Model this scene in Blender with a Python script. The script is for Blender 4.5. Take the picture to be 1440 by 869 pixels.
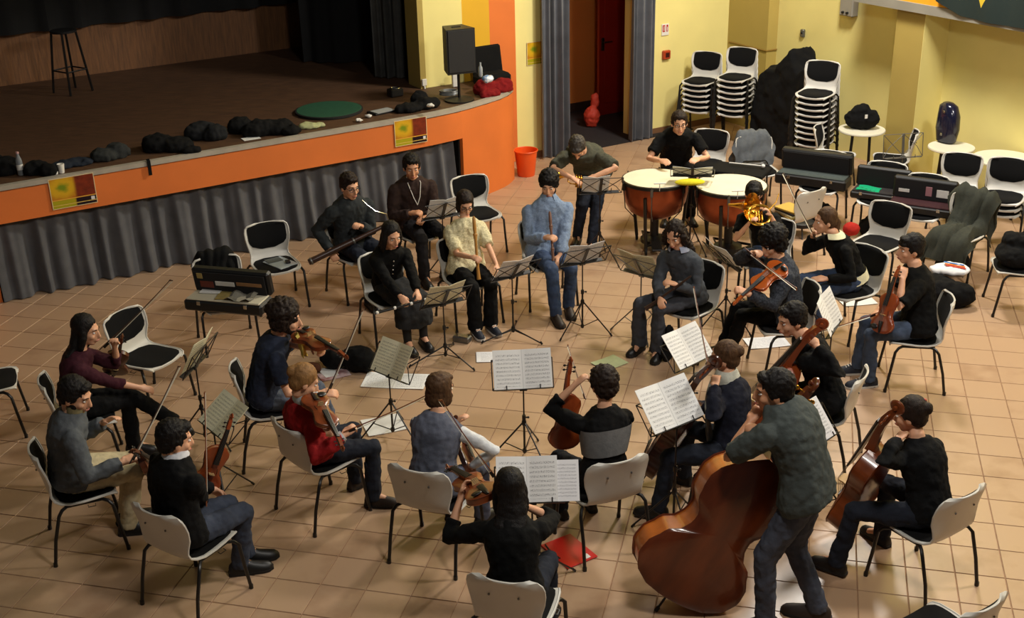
import bpy, bmesh, math, random
import numpy as np
from mathutils import Vector, Matrix
random.seed(7); RNG = np.random.default_rng(7)
for _o in list(bpy.data.objects): bpy.data.objects.remove(_o)
SC = bpy.context.scene
COL = SC.collection
R_ = math.radians

# ------------------------------------------------------------------ camera
CAM_H = 5.05; FPX = 1719.63; PITCH = R_(23.58); ROLL = R_(1.374)
_fw = np.array([0, math.cos(PITCH), -math.sin(PITCH)]); _rt = np.array([1., 0, 0]); _dn = np.cross(_fw, _rt)
_R = math.cos(ROLL)*_rt + math.sin(ROLL)*_dn; _D = -math.sin(ROLL)*_rt + math.cos(ROLL)*_dn
cd = bpy.data.cameras.new('camera'); cam = bpy.data.objects.new('camera', cd); COL.objects.link(cam)
cd.sensor_fit = 'HORIZONTAL'; cd.sensor_width = 36; cd.lens = FPX/1440*36; cd.clip_end = 200
_m = Matrix.Identity(4)
for i in range(3):
    _m[i][0] = _R[i]; _m[i][1] = -_D[i]; _m[i][2] = -_fw[i]
_m[2][3] = CAM_H
cam.matrix_world = _m
SC.camera = cam

def at(x, y, z=0.):
    """world point at height z seen at photo pixel x, y"""
    d = _R*(x-720)/FPX + _D*(y-434.5)/FPX + _fw
    t = (CAM_H-z)/-d[2]
    return np.array([d[0]*t, d[1]*t, z])

# ------------------------------------------------------------------ world, lights, exposure
w = bpy.data.worlds.new('hall'); SC.world = w; w.use_nodes = True
w.node_tree.nodes['Background'].inputs[0].default_value = (1.0, 0.93, 0.84, 1)
w.node_tree.nodes['Background'].inputs[1].default_value = 0.045
AX = R_(59.45)
S_ = np.array([math.sin(AX), math.cos(AX)]); N_ = np.array([S_[1], -S_[0]])
def W(s, n, z=0.):
    """hall axes: s along the stage front, n away from the stage into the hall"""
    p = S_*s + N_*n
    return np.array([p[0], p[1], z])
def area_light(name, loc, size, size_y, power, col, aim=(0, 0, -1), rotz=0):
    l = bpy.data.lights.new(name, 'AREA'); l.shape = 'RECTANGLE'; l.size = size; l.size_y = size_y
    l.energy = power; l.color = col
    o = bpy.data.objects.new(name, l); COL.objects.link(o); o.location = loc
    q = Vector(aim).to_track_quat('-Z', 'Y'); o.rotation_euler = q.to_euler(); 
    return o
WARM = (1.0, 0.945, 0.865)
def point_lamp(name, loc, power, radius=.45):
    l = bpy.data.lights.new(name, 'POINT'); l.energy = power; l.color = WARM; l.shadow_soft_size = radius
    o = bpy.data.objects.new(name, l); COL.objects.link(o); o.location = loc
point_lamp('ceiling_and_fill_lamp', (3.9, 13.8, 5.9), 1320)
point_lamp('ceiling_and_fill_lamp', (5.8, 8.4, 6.4), 930)
point_lamp('ceiling_and_fill_lamp', (1.6, 4.6, 6.6), 640)  # front fill lamp, added near the camera to brighten faces and sheets
SC.view_settings.view_transform = 'Standard'; SC.view_settings.look = 'None'
SC.view_settings.gamma = 1; SC.view_settings.use_curve_mapping = False
SC.view_settings.exposure = 0.0

# ------------------------------------------------------------------ materials
def lin(c):
    return tuple(((v/255)/12.92 if v/255 <= .04045 else ((v/255+.055)/1.055)**2.4) for v in c) + (1,)
MATS = {}
def mat(name, rgb, rough=.6, var=.0, vscale=8., bump=0., bscale=40., metal=0., spec=.5, coat=0., sheen=0., stretch=None, trans=0., emit=0., rgb2=None, sharp=False):
    if name in MATS: return MATS[name]
    m = bpy.data.materials.new(name); m.use_nodes = True; MATS[name] = m
    nt = m.node_tree; b = nt.nodes['Principled BSDF']; c = lin(rgb)
    b.inputs['Base Color'].default_value = c; b.inputs['Roughness'].default_value = rough
    b.inputs['Metallic'].default_value = metal; b.inputs['Specular IOR Level'].default_value = spec
    b.inputs['Coat Weight'].default_value = coat; b.inputs['Sheen Weight'].default_value = sheen
    b.inputs['Transmission Weight'].default_value = trans
    if emit: b.inputs['Emission Color'].default_value = c; b.inputs['Emission Strength'].default_value = emit
    if var or bump or rgb2:
        tc = nt.nodes.new('ShaderNodeTexCoord'); mp = nt.nodes.new('ShaderNodeMapping')
        nt.links.new(tc.outputs['Object'], mp.inputs[0])
        if stretch: mp.inputs['Scale'].default_value = stretch
    if var or rgb2:
        n = nt.nodes.new('ShaderNodeTexNoise'); n.inputs['Scale'].default_value = vscale; n.inputs['Detail'].default_value = 5
        nt.links.new(mp.outputs[0], n.inputs['Vector'])
        cr = nt.nodes.new('ShaderNodeValToRGB'); lo, hi = (.3, .7) if not sharp else (.46, .54)
        cr.color_ramp.elements[0].position = lo; cr.color_ramp.elements[1].position = hi
        c2 = lin(rgb2) if rgb2 else c
        cr.color_ramp.elements[0].color = tuple(v*(1-var) for v in c[:3])+(1,)
        cr.color_ramp.elements[1].color = tuple(min(1, v*(1+var)) for v in c2[:3])+(1,)
        nt.links.new(n.outputs[0], cr.inputs[0]); nt.links.new(cr.outputs[0], b.inputs['Base Color'])
    if bump:
        n2 = nt.nodes.new('ShaderNodeTexNoise'); n2.inputs['Scale'].default_value = bscale; n2.inputs['Detail'].default_value = 4
        nt.links.new(mp.outputs[0], n2.inputs['Vector'])
        bp = nt.nodes.new('ShaderNodeBump'); bp.inputs['Strength'].default_value = bump; bp.inputs['Distance'].default_value = .01
        nt.links.new(n2.outputs[0], bp.inputs['Height']); nt.links.new(bp.outputs[0], b.inputs['Normal'])
    return m
def nodes_of(m): return m.node_tree, m.node_tree.nodes, m.node_tree.links, m.node_tree.nodes['Principled BSDF']

M = dict(
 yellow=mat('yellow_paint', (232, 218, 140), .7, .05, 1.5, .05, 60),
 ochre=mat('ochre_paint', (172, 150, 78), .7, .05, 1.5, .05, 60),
 amber=mat('amber_paint', (222, 170, 32), .7, .05, 1.5, .05, 60),
 orange=mat('orange_paint', (216, 114, 46), .65, .07, 2.0, .06, 60),
 doorpeach=mat('peach_door_paint', (214, 128, 60), .5, .04, 2),
 red_door=mat('red_door_paint', (132, 26, 14), .45, .1, 3),
 dark=mat('dark_shade', (14, 12, 11), .9),  # near-black colour stands in for shade inside stage house and recess
 strip=mat('grey_edge_strip', (168, 160, 146), .5, .1, 6, .05),
 stagefloor=mat('stage_floor_wood', (84, 58, 38), .6, .35, 5, .15, 50, stretch=(1, 6, 1)),
 wainscot=mat('stage_wainscot', (112, 72, 36), .6, .3, 14, .2, 50, stretch=(3, 3, .25)),
 drape=mat('grey_velvet', (84, 86, 92), .9, .18, 5, .1, 90, sheen=.3),
 skirt=mat('charcoal_skirt_cloth', (80, 80, 83), .95, .15, 6, .12, 90, sheen=.2),
 black_drape=mat('black_drape', (15, 15, 16), .95, .2, 5),
 shell=mat('white_shell_plastic', (206, 203, 194), .42, .05, 5, .04, 220),
 pad=mat('black_pad_cloth', (10, 10, 11), .95, .15, 60, .2, 300, spec=.25),
 blackmetal=mat('black_tube', (17, 15, 14), .38, spec=.5),
 rubber=mat('rubber', (12, 12, 12), .8),
 chrome=mat('chrome', (190, 190, 186), .22, metal=1.),
 steel=mat('grey_steel', (120, 120, 118), .4, metal=.8),
 brass=mat('brass', (214, 160, 60), .25, metal=1.),
 blackplastic=mat('black_plastic', (20, 20, 21), .5, .1, 30, .05, 200),
 blackcloth=mat('black_bag_cloth', (9, 9, 10), .95, .25, 12, .25, 60, spec=.25),
 white=mat('white_plain', (225, 222, 214), .6),
 greygal=mat('grey_beam', (140, 136, 124), .7, .08, 3),
 binred=mat('red_orange_plastic', (234, 88, 24), .4, .04, 8),
)
# floor tile: every tile its own tint, keyed on the tile grid
TILE = .3308; TYAW = R_(13.95)
def tile_material(name, hi, amt, rough):
    m = bpy.data.materials.new(name); m.use_nodes = True; nt, N, L, b = nodes_of(m)
    g = N.new('ShaderNodeNewGeometry'); mp = N.new('ShaderNodeMapping'); mp.vector_type = 'TEXTURE'
    mp.inputs['Rotation'].default_value = (0, 0, -TYAW); mp.inputs['Scale'].default_value = (TILE, TILE, TILE)
    L.new(g.outputs['Position'], mp.inputs[0])
    fl = N.new('ShaderNodeVectorMath'); fl.operation = 'FLOOR'
    ad = N.new('ShaderNodeVectorMath'); ad.operation = 'ADD'; ad.inputs[1].default_value = (TOFF[0], TOFF[1], 0.5)
    L.new(mp.outputs[0], ad.inputs[0]); L.new(ad.outputs[0], fl.inputs[0])
    sx = N.new('ShaderNodeSeparateXYZ'); L.new(fl.outputs[0], sx.inputs[0])
    cx = N.new('ShaderNodeCombineXYZ'); L.new(sx.outputs[0], cx.inputs[0]); L.new(sx.outputs[1], cx.inputs[1])
    wn = N.new('ShaderNodeTexWhiteNoise'); L.new(cx.outputs[0], wn.inputs[0])
    no = N.new('ShaderNodeTexNoise'); no.inputs['Scale'].default_value = 5; no.inputs['Detail'].default_value = 6; L.new(g.outputs['Position'], no.inputs['Vector'])
    n2 = N.new('ShaderNodeTexNoise'); n2.inputs['Scale'].default_value = .7; n2.inputs['Detail'].default_value = 3; L.new(g.outputs['Position'], n2.inputs['Vector'])
    a1 = N.new('ShaderNodeMath'); a1.operation = 'MULTIPLY_ADD'; L.new(wn.outputs[0], a1.inputs[0]); a1.inputs[1].default_value = .5; L.new(no.outputs[0], a1.inputs[2])
    a2 = N.new('ShaderNodeMath'); a2.operation = 'MULTIPLY_ADD'; L.new(n2.outputs[0], a2.inputs[0]); a2.inputs[1].default_value = .6; L.new(a1.outputs[0], a2.inputs[2])
    cr = N.new('ShaderNodeValToRGB'); cr.color_ramp.elements[0].position = .65; cr.color_ramp.elements[1].position = 1.5 if False else 1.0
    c = lin(hi); cr.color_ramp.elements[0].color = (c[0]*(1-amt*.8), c[1]*(1-amt), c[2]*(1-amt*1.1), 1); cr.color_ramp.elements[1].color = c
    L.new(a2.outputs[0], cr.inputs[0]); L.new(cr.outputs[0], b.inputs['Base Color'])
    rr = N.new('ShaderNodeMapRange'); rr.inputs[3].default_value = rough-.08; rr.inputs[4].default_value = rough+.12; L.new(no.outputs[0], rr.inputs[0]); L.new(rr.outputs[0], b.inputs['Roughness'])
    b.inputs['Specular IOR Level'].default_value = .45
    return m

# ------------------------------------------------------------------ mesh helpers
def rotz(a):
    c, s = math.cos(a), math.sin(a); return np.array([[c, -s, 0], [s, c, 0], [0, 0, 1.]])
def rotx(a):
    c, s = math.cos(a), math.sin(a); return np.array([[1., 0, 0], [0, c, -s], [0, s, c]])
def roty(a):
    c, s = math.cos(a), math.sin(a); return np.array([[c, 0, s], [0, 1., 0], [-s, 0, c]])
def nrm(v):
    v = np.asarray(v, float); l = np.linalg.norm(v); return v/l if l > 1e-9 else v
def frame(d, hint=(0, 0, 1)):
    """3x3 with columns (x, y, z): y along d, z towards hint"""
    y = nrm(d); x = np.cross(y, np.asarray(hint, float))
    if np.linalg.norm(x) < 1e-4: x = np.cross(y, [1., 0, .01])
    x = nrm(x); z = np.cross(x, y); return np.stack([x, y, z], 1)
_chk = {}
class MB:
    def __init__(s): s.v = []; s.f = []; s.m = []; s.n = 0; s.uv = {}
    def add(s, V, F, m=0):
        V = np.asarray(V, float).reshape(-1, 3); o = s.n
        s.v.append(V); s.n += len(V)
        for q in F: s.f.append(tuple(int(i)+o for i in q)); s.m.append(m)
        return s
    def box(s, c, size, rot=None, ch=0., m=0):
        hx, hy, hz = [d/2 for d in size]; ch = min(ch, hx*.9, hy*.9, hz*.9)
        if ch <= 0:
            V = [(x*hx, y*hy, z*hz) for x in (-1, 1) for y in (-1, 1) for z in (-1, 1)]
            F = [(0, 1, 3, 2), (4, 6, 7, 5), (0, 4, 5, 1), (2, 3, 7, 6), (0, 2, 6, 4), (1, 5, 7, 3)]
        else:
            V = []; idx = {}
            for x in (-1, 1):
                for y in (-1, 1):
                    for z in (-1, 1):
                        for a in range(3):
                            p = [x*hx, y*hy, z*hz]
                            for b in range(3):
                                if b != a: p[b] -= (x, y, z)[b]*ch
                            idx[(x, y, z, a)] = len(V); V.append(p)
            F = []
            for a in range(3):
                b, c_ = (a+1) % 3, (a+2) % 3
                for sg in (-1, 1):
                    q = []
                    for (u, v) in ((-1, -1), (1, -1), (1, 1), (-1, 1)):
                        k = [0]*3; k[a] = sg; k[b] = u; k[c_] = v; q.append(idx[(*k, a)])
                    F.append(q if sg > 0 else q[::-1])
                for u in (-1, 1):
                    for v in (-1, 1):
                        k0 = [0]*3; k1 = [0]*3; k0[a] = -1; k1[a] = 1
                        for k in (k0, k1): k[b] = u; k[c_] = v
                        q = [idx[(*k0, b)], idx[(*k1, b)], idx[(*k1, c_)], idx[(*k0, c_)]]
                        F.append(q if u*v > 0 else q[::-1])
            for x in (-1, 1):
                for y in (-1, 1):
                    for z in (-1, 1):
                        q = [idx[(x, y, z, a)] for a in range(3)]; F.append(q if x*y*z > 0 else q[::-1])
        V = np.array(V)
        if rot is not None: V = V @ np.asarray(rot).T
        return s.add(V+np.asarray(c, float), F, m)
    def tube(s, P, r, seg=8, cap=True, m=0, ell=None, hint=(0, 0, 1), rounded=False):
        """swept tube; ell = (across, along-hint) factors per tube"""
        P = np.asarray(P, float); n = len(P); r = np.broadcast_to(np.asarray(r, float), (n,)).copy()
        if rounded:
            d0 = nrm(P[0]-P[1]); d1 = nrm(P[-1]-P[-2]); r0, r1 = r[0], r[-1]
            P = np.vstack([P[0]+d0*r0*.98, P[0]+d0*r0*.75, P[0]+d0*r0*.35, P, P[-1]+d1*r1*.35, P[-1]+d1*r1*.75, P[-1]+d1*r1*.98])
            r = np.concatenate([[r0*.2, r0*.66, r0*.94], r, [r1*.94, r1*.66, r1*.2]]); n = len(P)
        ex, ez = ell if ell else (1, 1)
        ang = np.linspace(0, 2*math.pi, seg, endpoint=False)
        V = []; h = np.asarray(hint, float)
        for i in range(n):
            d = nrm(P[min(i+1, n-1)]-P[max(i-1, 0)])
            x = np.cross(d, h)
            if np.linalg.norm(x) < .15: x = np.cross(d, [0.3, 1., 0]) if abs(d[2]) > .5 else np.cross(d, [0, 0, 1.])
            x = nrm(x); z = np.cross(x, d); h = z if not ell else h
            V.append(P[i]+r[i]*(np.cos(ang)[:, None]*x*ex+np.sin(ang)[:, None]*z*ez))
        F = []
        for i in range(n-1):
            for k in range(seg):
                k2 = (k+1) % seg; F.append((i*seg+k, i*seg+k2, (i+1)*seg+k2, (i+1)*seg+k))
        if cap: F.append(tuple(range(seg))[::-1]); F.append(tuple((n-1)*seg+k for k in range(seg)))
        return s.add(np.vstack(V), F, m)
    def loft(s, rings, cap=True, m=0):
        k = len(rings[0]); V = np.vstack(rings); F = []
        for i in range(len(rings)-1):
            for j in range(k):
                j2 = (j+1) % k; F.append((i*k+j, i*k+j2, (i+1)*k+j2, (i+1)*k+j))
        if cap: F.append(tuple(range(k))[::-1]); F.append(tuple((len(rings)-1)*k+j for j in range(k)))
        return s.add(V, F, m)
    def lathe(s, prof, seg=24, c=(0, 0, 0), rot=None, m=0, cap=True):
        a = np.linspace(0, 2*math.pi, seg, endpoint=False); rings = []
        for r, z in prof: rings.append(np.stack([r*np.cos(a), r*np.sin(a), np.full(seg, z)], 1))
        if rot is not None: rings = [q @ np.asarray(rot).T for q in rings]
        return s.loft([q+np.asarray(c, float) for q in rings], cap, m)
    def ball(s, c, r, rot=None, nu=14, nv=9, m=0):
        r = np.broadcast_to(np.asarray(r, float), (3,))
        V = [(0, 0, -1)]
        for j in range(1, nv):
            t = -math.pi/2+math.pi*j/nv
            for i in range(nu):
                a = 2*math.pi*i/nu; V.append((math.cos(t)*math.cos(a), math.cos(t)*math.sin(a), math.sin(t)))
        V.append((0, 0, 1)); V = np.array(V)*r; F = []
        for i in range(nu):
            i2 = (i+1) % nu; F.append((0, 1+i2, 1+i)); F.append((len(V)-1, 1+(nv-2)*nu+i, 1+(nv-2)*nu+i2))
            for j in range(nv-2): F.append((1+j*nu+i, 1+j*nu+i2, 1+(j+1)*nu+i2, 1+(j+1)*nu+i))
        if rot is not None: V = V @ np.asarray(rot).T
        return s.add(V+np.asarray(c, float), F, m)
    def grid(s, G, m=0, uv=False, close=False):
        """G: array (nu, nv, 3)"""
        G = np.asarray(G, float); nu, nv = G.shape[:2]; o = s.n; F = []
        for i in range(nu-1):
            for j in range(nv-1):
                F.append((i*nv+j, (i+1)*nv+j, (i+1)*nv+j+1, i*nv+j+1))
        s.add(G.reshape(-1, 3), F, m)
        if uv:
            for i in range(nu):
                for j in range(nv): s.uv[o+i*nv+j] = (i/(nu-1), j/(nv-1))
        return s
    def slab(s, G, th, m=0, uv=False):
        """sheet with thickness: G (nu,nv,3) offset along its normals"""
        G = np.asarray(G, float); nu, nv = G.shape[:2]
        du = np.gradient(G, axis=0); dv = np.gradient(G, axis=1); nn = np.cross(du, dv); nn /= np.maximum(np.linalg.norm(nn, axis=2, keepdims=True), 1e-9)
        B = G-nn*th; o = s.n; k = nu*nv
        ix = lambda i, j: i*nv+j
        F = []
        for i in range(nu-1):
            for j in range(nv-1):
                F.append((ix(i, j), ix(i+1, j), ix(i+1, j+1), ix(i, j+1)))
                F.append((k+ix(i, j), k+ix(i, j+1), k+ix(i+1, j+1), k+ix(i+1, j)))
        for i in range(nu-1):
            F.append((ix(i, 0), k+ix(i, 0), k+ix(i+1, 0), ix(i+1, 0))); F.append((ix(i, nv-1), ix(i+1, nv-1), k+ix(i+1, nv-1), k+ix(i, nv-1)))
        for j in range(nv-1):
            F.append((ix(0, j), ix(0, j+1), k+ix(0, j+1), k+ix(0, j))); F.append((ix(nu-1, j), k+ix(nu-1, j), k+ix(nu-1, j+1), ix(nu-1, j+1)))
        s.add(np.vstack([G.reshape(-1, 3), B.reshape(-1, 3)]), F, m)
        if uv:
            for i in range(nu):
                for j in range(nv):
                    s.uv[o+ix(i, j)] = s.uv[o+k+ix(i, j)] = (i/(nu-1), j/(nv-1))
        return s
    def prism(s, poly, axis_o, ex, ey, ez, h, m=0):
        """polygon (list of 2d) in plane ex,ey at axis_o, extruded h along ez"""
        o = np.asarray(axis_o, float); ex, ey, ez = map(lambda q: np.asarray(q, float), (ex, ey, ez))
        A = np.array([o+ex*x+ey*y for x, y in poly]); B = A+ez*h; k = len(poly)
        F = [tuple(range(k))[::-1], tuple(k+i for i in range(k))]+[(i, (i+1) % k, k+(i+1) % k, k+i) for i in range(k)]
        return s.add(np.vstack([A, B]), F, m)
    def mesh(s, name, mats, smooth=True, sharp=38):
        me = bpy.data.meshes.new(name); V = np.vstack(s.v) if s.v else np.zeros((0, 3))
        me.from_pydata(V.tolist(), [], s.f)
        for q in (mats if isinstance(mats, (list, tuple)) else [mats]): me.materials.append(q)
        if isinstance(mats, (list, tuple)) and len(mats) > 1: me.polygons.foreach_set('material_index', s.m)
        if s.uv:
            ul = me.uv_layers.new(name='UVMap')
            for lp in me.loops:
                if lp.vertex_index in s.uv: ul.data[lp.index].uv = s.uv[lp.vertex_index]
        me.update()
        if smooth:
            me.polygons.foreach_set('use_smooth', [True]*len(me.polygons))
            if sharp: me.set_sharp_from_angle(angle=R_(sharp))
        return me
    def build(s, name, mats, parent=None, smooth=True, sharp=38, loc=None):
        return obj(name, s.mesh(name, mats, smooth, sharp), parent, loc)
def obj(name, me, parent=None, loc=None):
    o = bpy.data.objects.new(name, me); COL.objects.link(o)
    if parent is not None: o.parent = parent
    if loc is not None: o.location = loc
    return o
def tag(o, label=None, cat=None, group=None, kind=None):
    if label: o['label'] = label
    if cat: o['category'] = cat
    if group: o['group'] = group
    if kind: o['kind'] = kind
    return o
def thing(name, label, cat, loc=(0, 0, 0), yaw=0., group=None):
    o = bpy.data.objects.new(name, None); COL.objects.link(o); o.empty_display_size = .1
    o.location = loc; o.rotation_euler = (0, 0, -yaw)
    return tag(o, label, cat, group)
def copy_tree(o, parent=None):
    c = o.copy(); COL.objects.link(c); c.parent = parent
    for ch in o.children: copy_tree(ch, c)
    return c
def struct(o): o['kind'] = 'structure'; return o
def rem(mb, voxel, smooth=3, disp=0., dscale=.1, factor=.5, name='tmp', fine=None):
    """weld closed overlapping shapes into one continuous surface"""
    me = mb.mesh(name, M['white'], True, None) if isinstance(mb, MB) else mb
    o = bpy.data.objects.new('tmp', me); COL.objects.link(o)
    r = o.modifiers.new('r', 'REMESH'); r.mode = 'VOXEL'; r.voxel_size = voxel
    if disp:
        key = f'fold{dscale:.3f}'
        t = bpy.data.textures.get(key) or bpy.data.textures.new(key, 'CLOUDS'); t.noise_scale = dscale; t.noise_depth = 1
        d = o.modifiers.new('d', 'DISPLACE'); d.texture = t; d.strength = disp; d.mid_level = .5; d.texture_coords = 'GLOBAL'
    if fine:
        key = f'fine{fine[1]:.3f}'
        t = bpy.data.textures.get(key) or bpy.data.textures.new(key, 'CLOUDS'); t.noise_scale = fine[1]; t.noise_depth = 0
        d = o.modifiers.new('d2', 'DISPLACE'); d.texture = t; d.strength = fine[0]; d.mid_level = .5; d.texture_coords = 'GLOBAL'
    if smooth:
        q = o.modifiers.new('s', 'SMOOTH'); q.factor = factor; q.iterations = smooth
    dg = bpy.context.evaluated_depsgraph_get()
    out = bpy.data.meshes.new_from_object(o.evaluated_get(dg)); out.name = name
    bpy.data.objects.remove(o); bpy.data.meshes.remove(me)
    out.polygons.foreach_set('use_smooth', [True]*len(out.polygons))
    return out
def setmat(me, m):
    me.materials.clear()
    for q in (m if isinstance(m, (list, tuple)) else [m]): me.materials.append(q)
    return me
def shift(me, loc):
    me.transform(Matrix.Translation(-Vector(loc))); return me
# ================================================================== STRUCTURE
TU, TV = .3243, .3354; TILE = .33
TOFF = (0., 0.)
_u = np.array([math.cos(TYAW), -math.sin(TYAW)]); _v = np.array([math.sin(TYAW), math.cos(TYAW)])
U0, V0 = 1.551, 7.747           # one grout crossing of the diagonal tiling
def to_px(p):
    q = np.asarray(p, float)-[0, 0, CAM_H]; d = q@_fw; return 720+FPX*(q@_R)/d, 434.5+FPX*(q@_D)/d, d
def tile_mat():
    m = tile_material('terracotta_tile', (184, 152, 122), .26, .32)
    for n in m.node_tree.nodes:
        if n.type == 'MAPPING':
            p = _u*U0+_v*V0; n.inputs['Location'].default_value = (p[0], p[1], 0); n.inputs['Scale'].default_value = (TU, TV, 1)
    return m
M['tile'] = tile_mat(); M['grout'] = mat('grout', (156, 122, 93), .9, .2, 20)
fl = MB()
fl.add([(-11, 2.5, -.006), (12, 2.5, -.006), (16, 20, -.006), (-11, 20, -.006)], [(0, 1, 2, 3)])
floor = struct(fl.build('floor', M['grout'], smooth=False))
g_ = .0028; b_ = .003
def tile_geo(mb, c):
    a, b2 = TU/2-g_, TV/2-g_; V = []
    for k, z in ((0, -.0055), (b_, 0.)):
        for x, y in ((-1, -1), (1, -1), (1, 1), (-1, 1)):
            p = _u*x*(a-k)+_v*y*(b2-k); V.append((c[0]+p[0], c[1]+p[1], z))
    mb.add(V, [(4, 5, 6, 7), (0, 1, 5, 4), (1, 2, 6, 5), (2, 3, 7, 6), (3, 0, 4, 7)])
tm = MB(); tile_geo(tm, (0, 0)); tile_me = tm.mesh('tile', M['tile'], smooth=False)
cand = []
for i in range(-50, 50):
    for j in range(-26, 50):
        p = _u*(U0+(i+.5)*TU)+_v*(V0+(j+.5)*TV); s, n = p@S_, p@N_
        if p[1] < 4.2 or s > 12.9 or n < -15.2 or p[0] < -8.5 or p[0] > 13: continue
        if s < 8.0 and n < -13.9: continue
        x, y, d = to_px((p[0], p[1], 0)); vis = -25 < x < 1465 and y < 895
        cand.append((0 if vis else 1, d, p))
cand.sort(key=lambda q: (q[0], q[1]))
rest = MB()
for k, (vis, d, p) in enumerate(cand):
    if k < 300 and vis == 0: obj('tile', tile_me, floor, (p[0], p[1], 0))
    else: tile_geo(rest, p)
tag(rest.build('tile_field', M['tile'], floor, smooth=False), kind='stuff')

def wallbox(name, s0, s1, n0, n1, z0, z1, m, parent=None, ch=0.):
    mb = MB(); mb.box(W((s0+s1)/2, (n0+n1)/2, (z0+z1)/2), (abs(s1-s0), abs(n1-n0), z1-z0), RSN, ch)
    return mb.build(name, m, parent, smooth=False)
RSN = np.stack([np.append(S_, 0), np.append(N_, 0), [0, 0, 1.]], 1)
TOPZ = 7.0
# far wall with the doorway: pale yellow, broad paint bands beside the stage
wf = struct(wallbox('wall_far', 8.675, 9.42, -14.75, -14.45, 0, TOPZ, M['yellow']))
wallbox('paint_band', 7.27, 7.853, -14.75, -14.43, 0, TOPZ, M['yellow'], wf)
wallbox('paint_band', 7.853, 8.27, -14.75, -14.43, 0, TOPZ, M['amber'], wf)
wallbox('paint_band', 8.27, 8.675, -14.75, -14.43, 0, TOPZ, M['orange'], wf)
wallbox('wall_panel', 10.75, 12.9, -14.75, -14.45, 0, TOPZ, M['yellow'], wf)
wallbox('wall_panel', 9.42, 10.75, -14.75, -14.45, 3.0, TOPZ, M['yellow'], wf)
wallbox('skirting', 10.75, 12.47, -14.45, -14.43, 0, .09, mat('skirting', (120, 84, 54), .6), wf)
wallbox('skirting', 8.675, 9.42, -14.45, -14.43, 0, .09, MATS['skirting'], wf)
# lobby behind the doorway
wl = struct(wallbox('wall_lobby', 9.2, 11.9, -16.5, -16.3, 0, 3.2, M['doorpeach']))
wallbox('lobby_side', 11.75, 11.9, -16.3, -14.75, 0, 3.2, M['red_door'], wl)
wallbox('lobby_side', 9.1, 9.2, -16.5, -14.75, 0, 3.2, M['doorpeach'], wl)
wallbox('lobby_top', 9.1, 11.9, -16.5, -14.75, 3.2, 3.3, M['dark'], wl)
wallbox('skirting', 9.2, 11.75, -16.3, -16.27, 0, .14, mat('lobby_skirting', (52, 30, 22), .6), wl)
wallbox('lobby_mat', 9.2, 11.75, -16.3, -14.3, .0, .014, mat('dark_mat', (30, 24, 24), .95, .2, 30), wl)
# open red door leaf across the right of the lobby
d1 = struct(wallbox('door_1', 11.02, 11.74, -15.84, -15.79, 0.01, 2.9, M['red_door']))
hm = MB(); hm.box(W(11.08, -15.775, 1.15), (.05, .02, .2), RSN, .004); hm.tube([W(11.08, -15.77, 1.19), W(11.08, -15.72, 1.19), W(11.22, -15.715, 1.19)], .011)
hm.build('handle', M['blackmetal'], d1)
wallbox('door_panel', 11.12, 11.66, -15.79, -15.783, .2, 2.7, M['red_door'], d1, .004)
# right wall: corner duct, main face, column, gallery
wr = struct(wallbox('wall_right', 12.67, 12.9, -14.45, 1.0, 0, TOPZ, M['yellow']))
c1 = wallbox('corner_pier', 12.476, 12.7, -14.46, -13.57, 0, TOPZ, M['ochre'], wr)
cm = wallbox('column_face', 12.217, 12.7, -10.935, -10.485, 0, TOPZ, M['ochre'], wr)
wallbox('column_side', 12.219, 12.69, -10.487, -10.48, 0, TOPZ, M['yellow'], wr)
rl = MB(); rl.tube([W(12.47, -14.4, 1.24), W(12.465, -13.56, 1.24), W(12.66, -13.555, 1.24)], .012, 6); rl.build('rail', mat('rail_wood', (136, 104, 40), .6), wr)
ga = struct(wallbox('trim_1', 12.13, 12.9, -11.6, -1.0, 2.25, 2.36, M['greygal']))
ga['label'] = 'grey beam along the foot of the side gallery'
wallbox('parapet', 12.16, 12.24, -11.55, -1.0, 2.36, 3.4, mat('gallery_orange', (232, 160, 30), .65, .08, 2), ga)
# ---- stage
st_edge = [(-6, -13.17), (1.45, -13.17), (4, -13.165), (6.3, -13.17), (6.7, -13.185), (7.08, -13.23), (7.3, -13.29), (7.6, -13.385), (7.85, -13.48), (8.05, -13.6), (8.2, -13.74), (8.3, -13.95), (8.33, -14.2), (8.33, -14.5)]
stg = MB(); poly = st_edge+[(8.33, -14.9), (7.6, -18.3), (-6, -18.3)]
stg.prism(poly, (0, 0, 1.2), np.append(S_, 0), np.append(N_, 0), (0, 0, 1), .055)
stage = struct(stg.build('stage_platform', M['stagefloor'], smooth=False))
def ribbon(pts, z0, z1, th, m, name, inward=True):
    """vertical band following a stage-edge polyline"""
    P = np.array(pts, float); T = np.gradient(P, axis=0); T /= np.linalg.norm(T, axis=1, keepdims=True)
    nn = np.stack([T[:, 1], -T[:, 0]], 1)   # towards stage
    nn = np.where((nn[:, 1:2] > 0), -nn, nn)
    A, B = P, P+nn*th
    rings = []
    for a, b in zip(A, B): rings.append(np.array([W(*a, z0), W(*b, z0), W(*b, z1), W(*a, z1)]))
    mb = MB(); mb.loft(rings[::-1]); return mb.build(name, m, stage, smooth=True, sharp=30)
def resample(pts, n):
    P = np.array(pts, float); L = np.r_[0, np.cumsum(np.linalg.norm(np.diff(P, axis=0), axis=1))]
    t = np.linspace(0, L[-1], n); return np.stack([np.interp(t, L, P[:, k]) for k in range(2)], 1)
edge_f = resample(st_edge[1:], 60); cut = [p for p in edge_f if p[0] > 7.155 or p[1] < -13.5]
ribbon([(-6, -13.17), (1.45, -13.17)]+[tuple(p) for p in edge_f if p[0] < 7.155]+[(7.155, -13.25)], .855, 1.215, .05, M['orange'], 'fascia_band')
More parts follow.
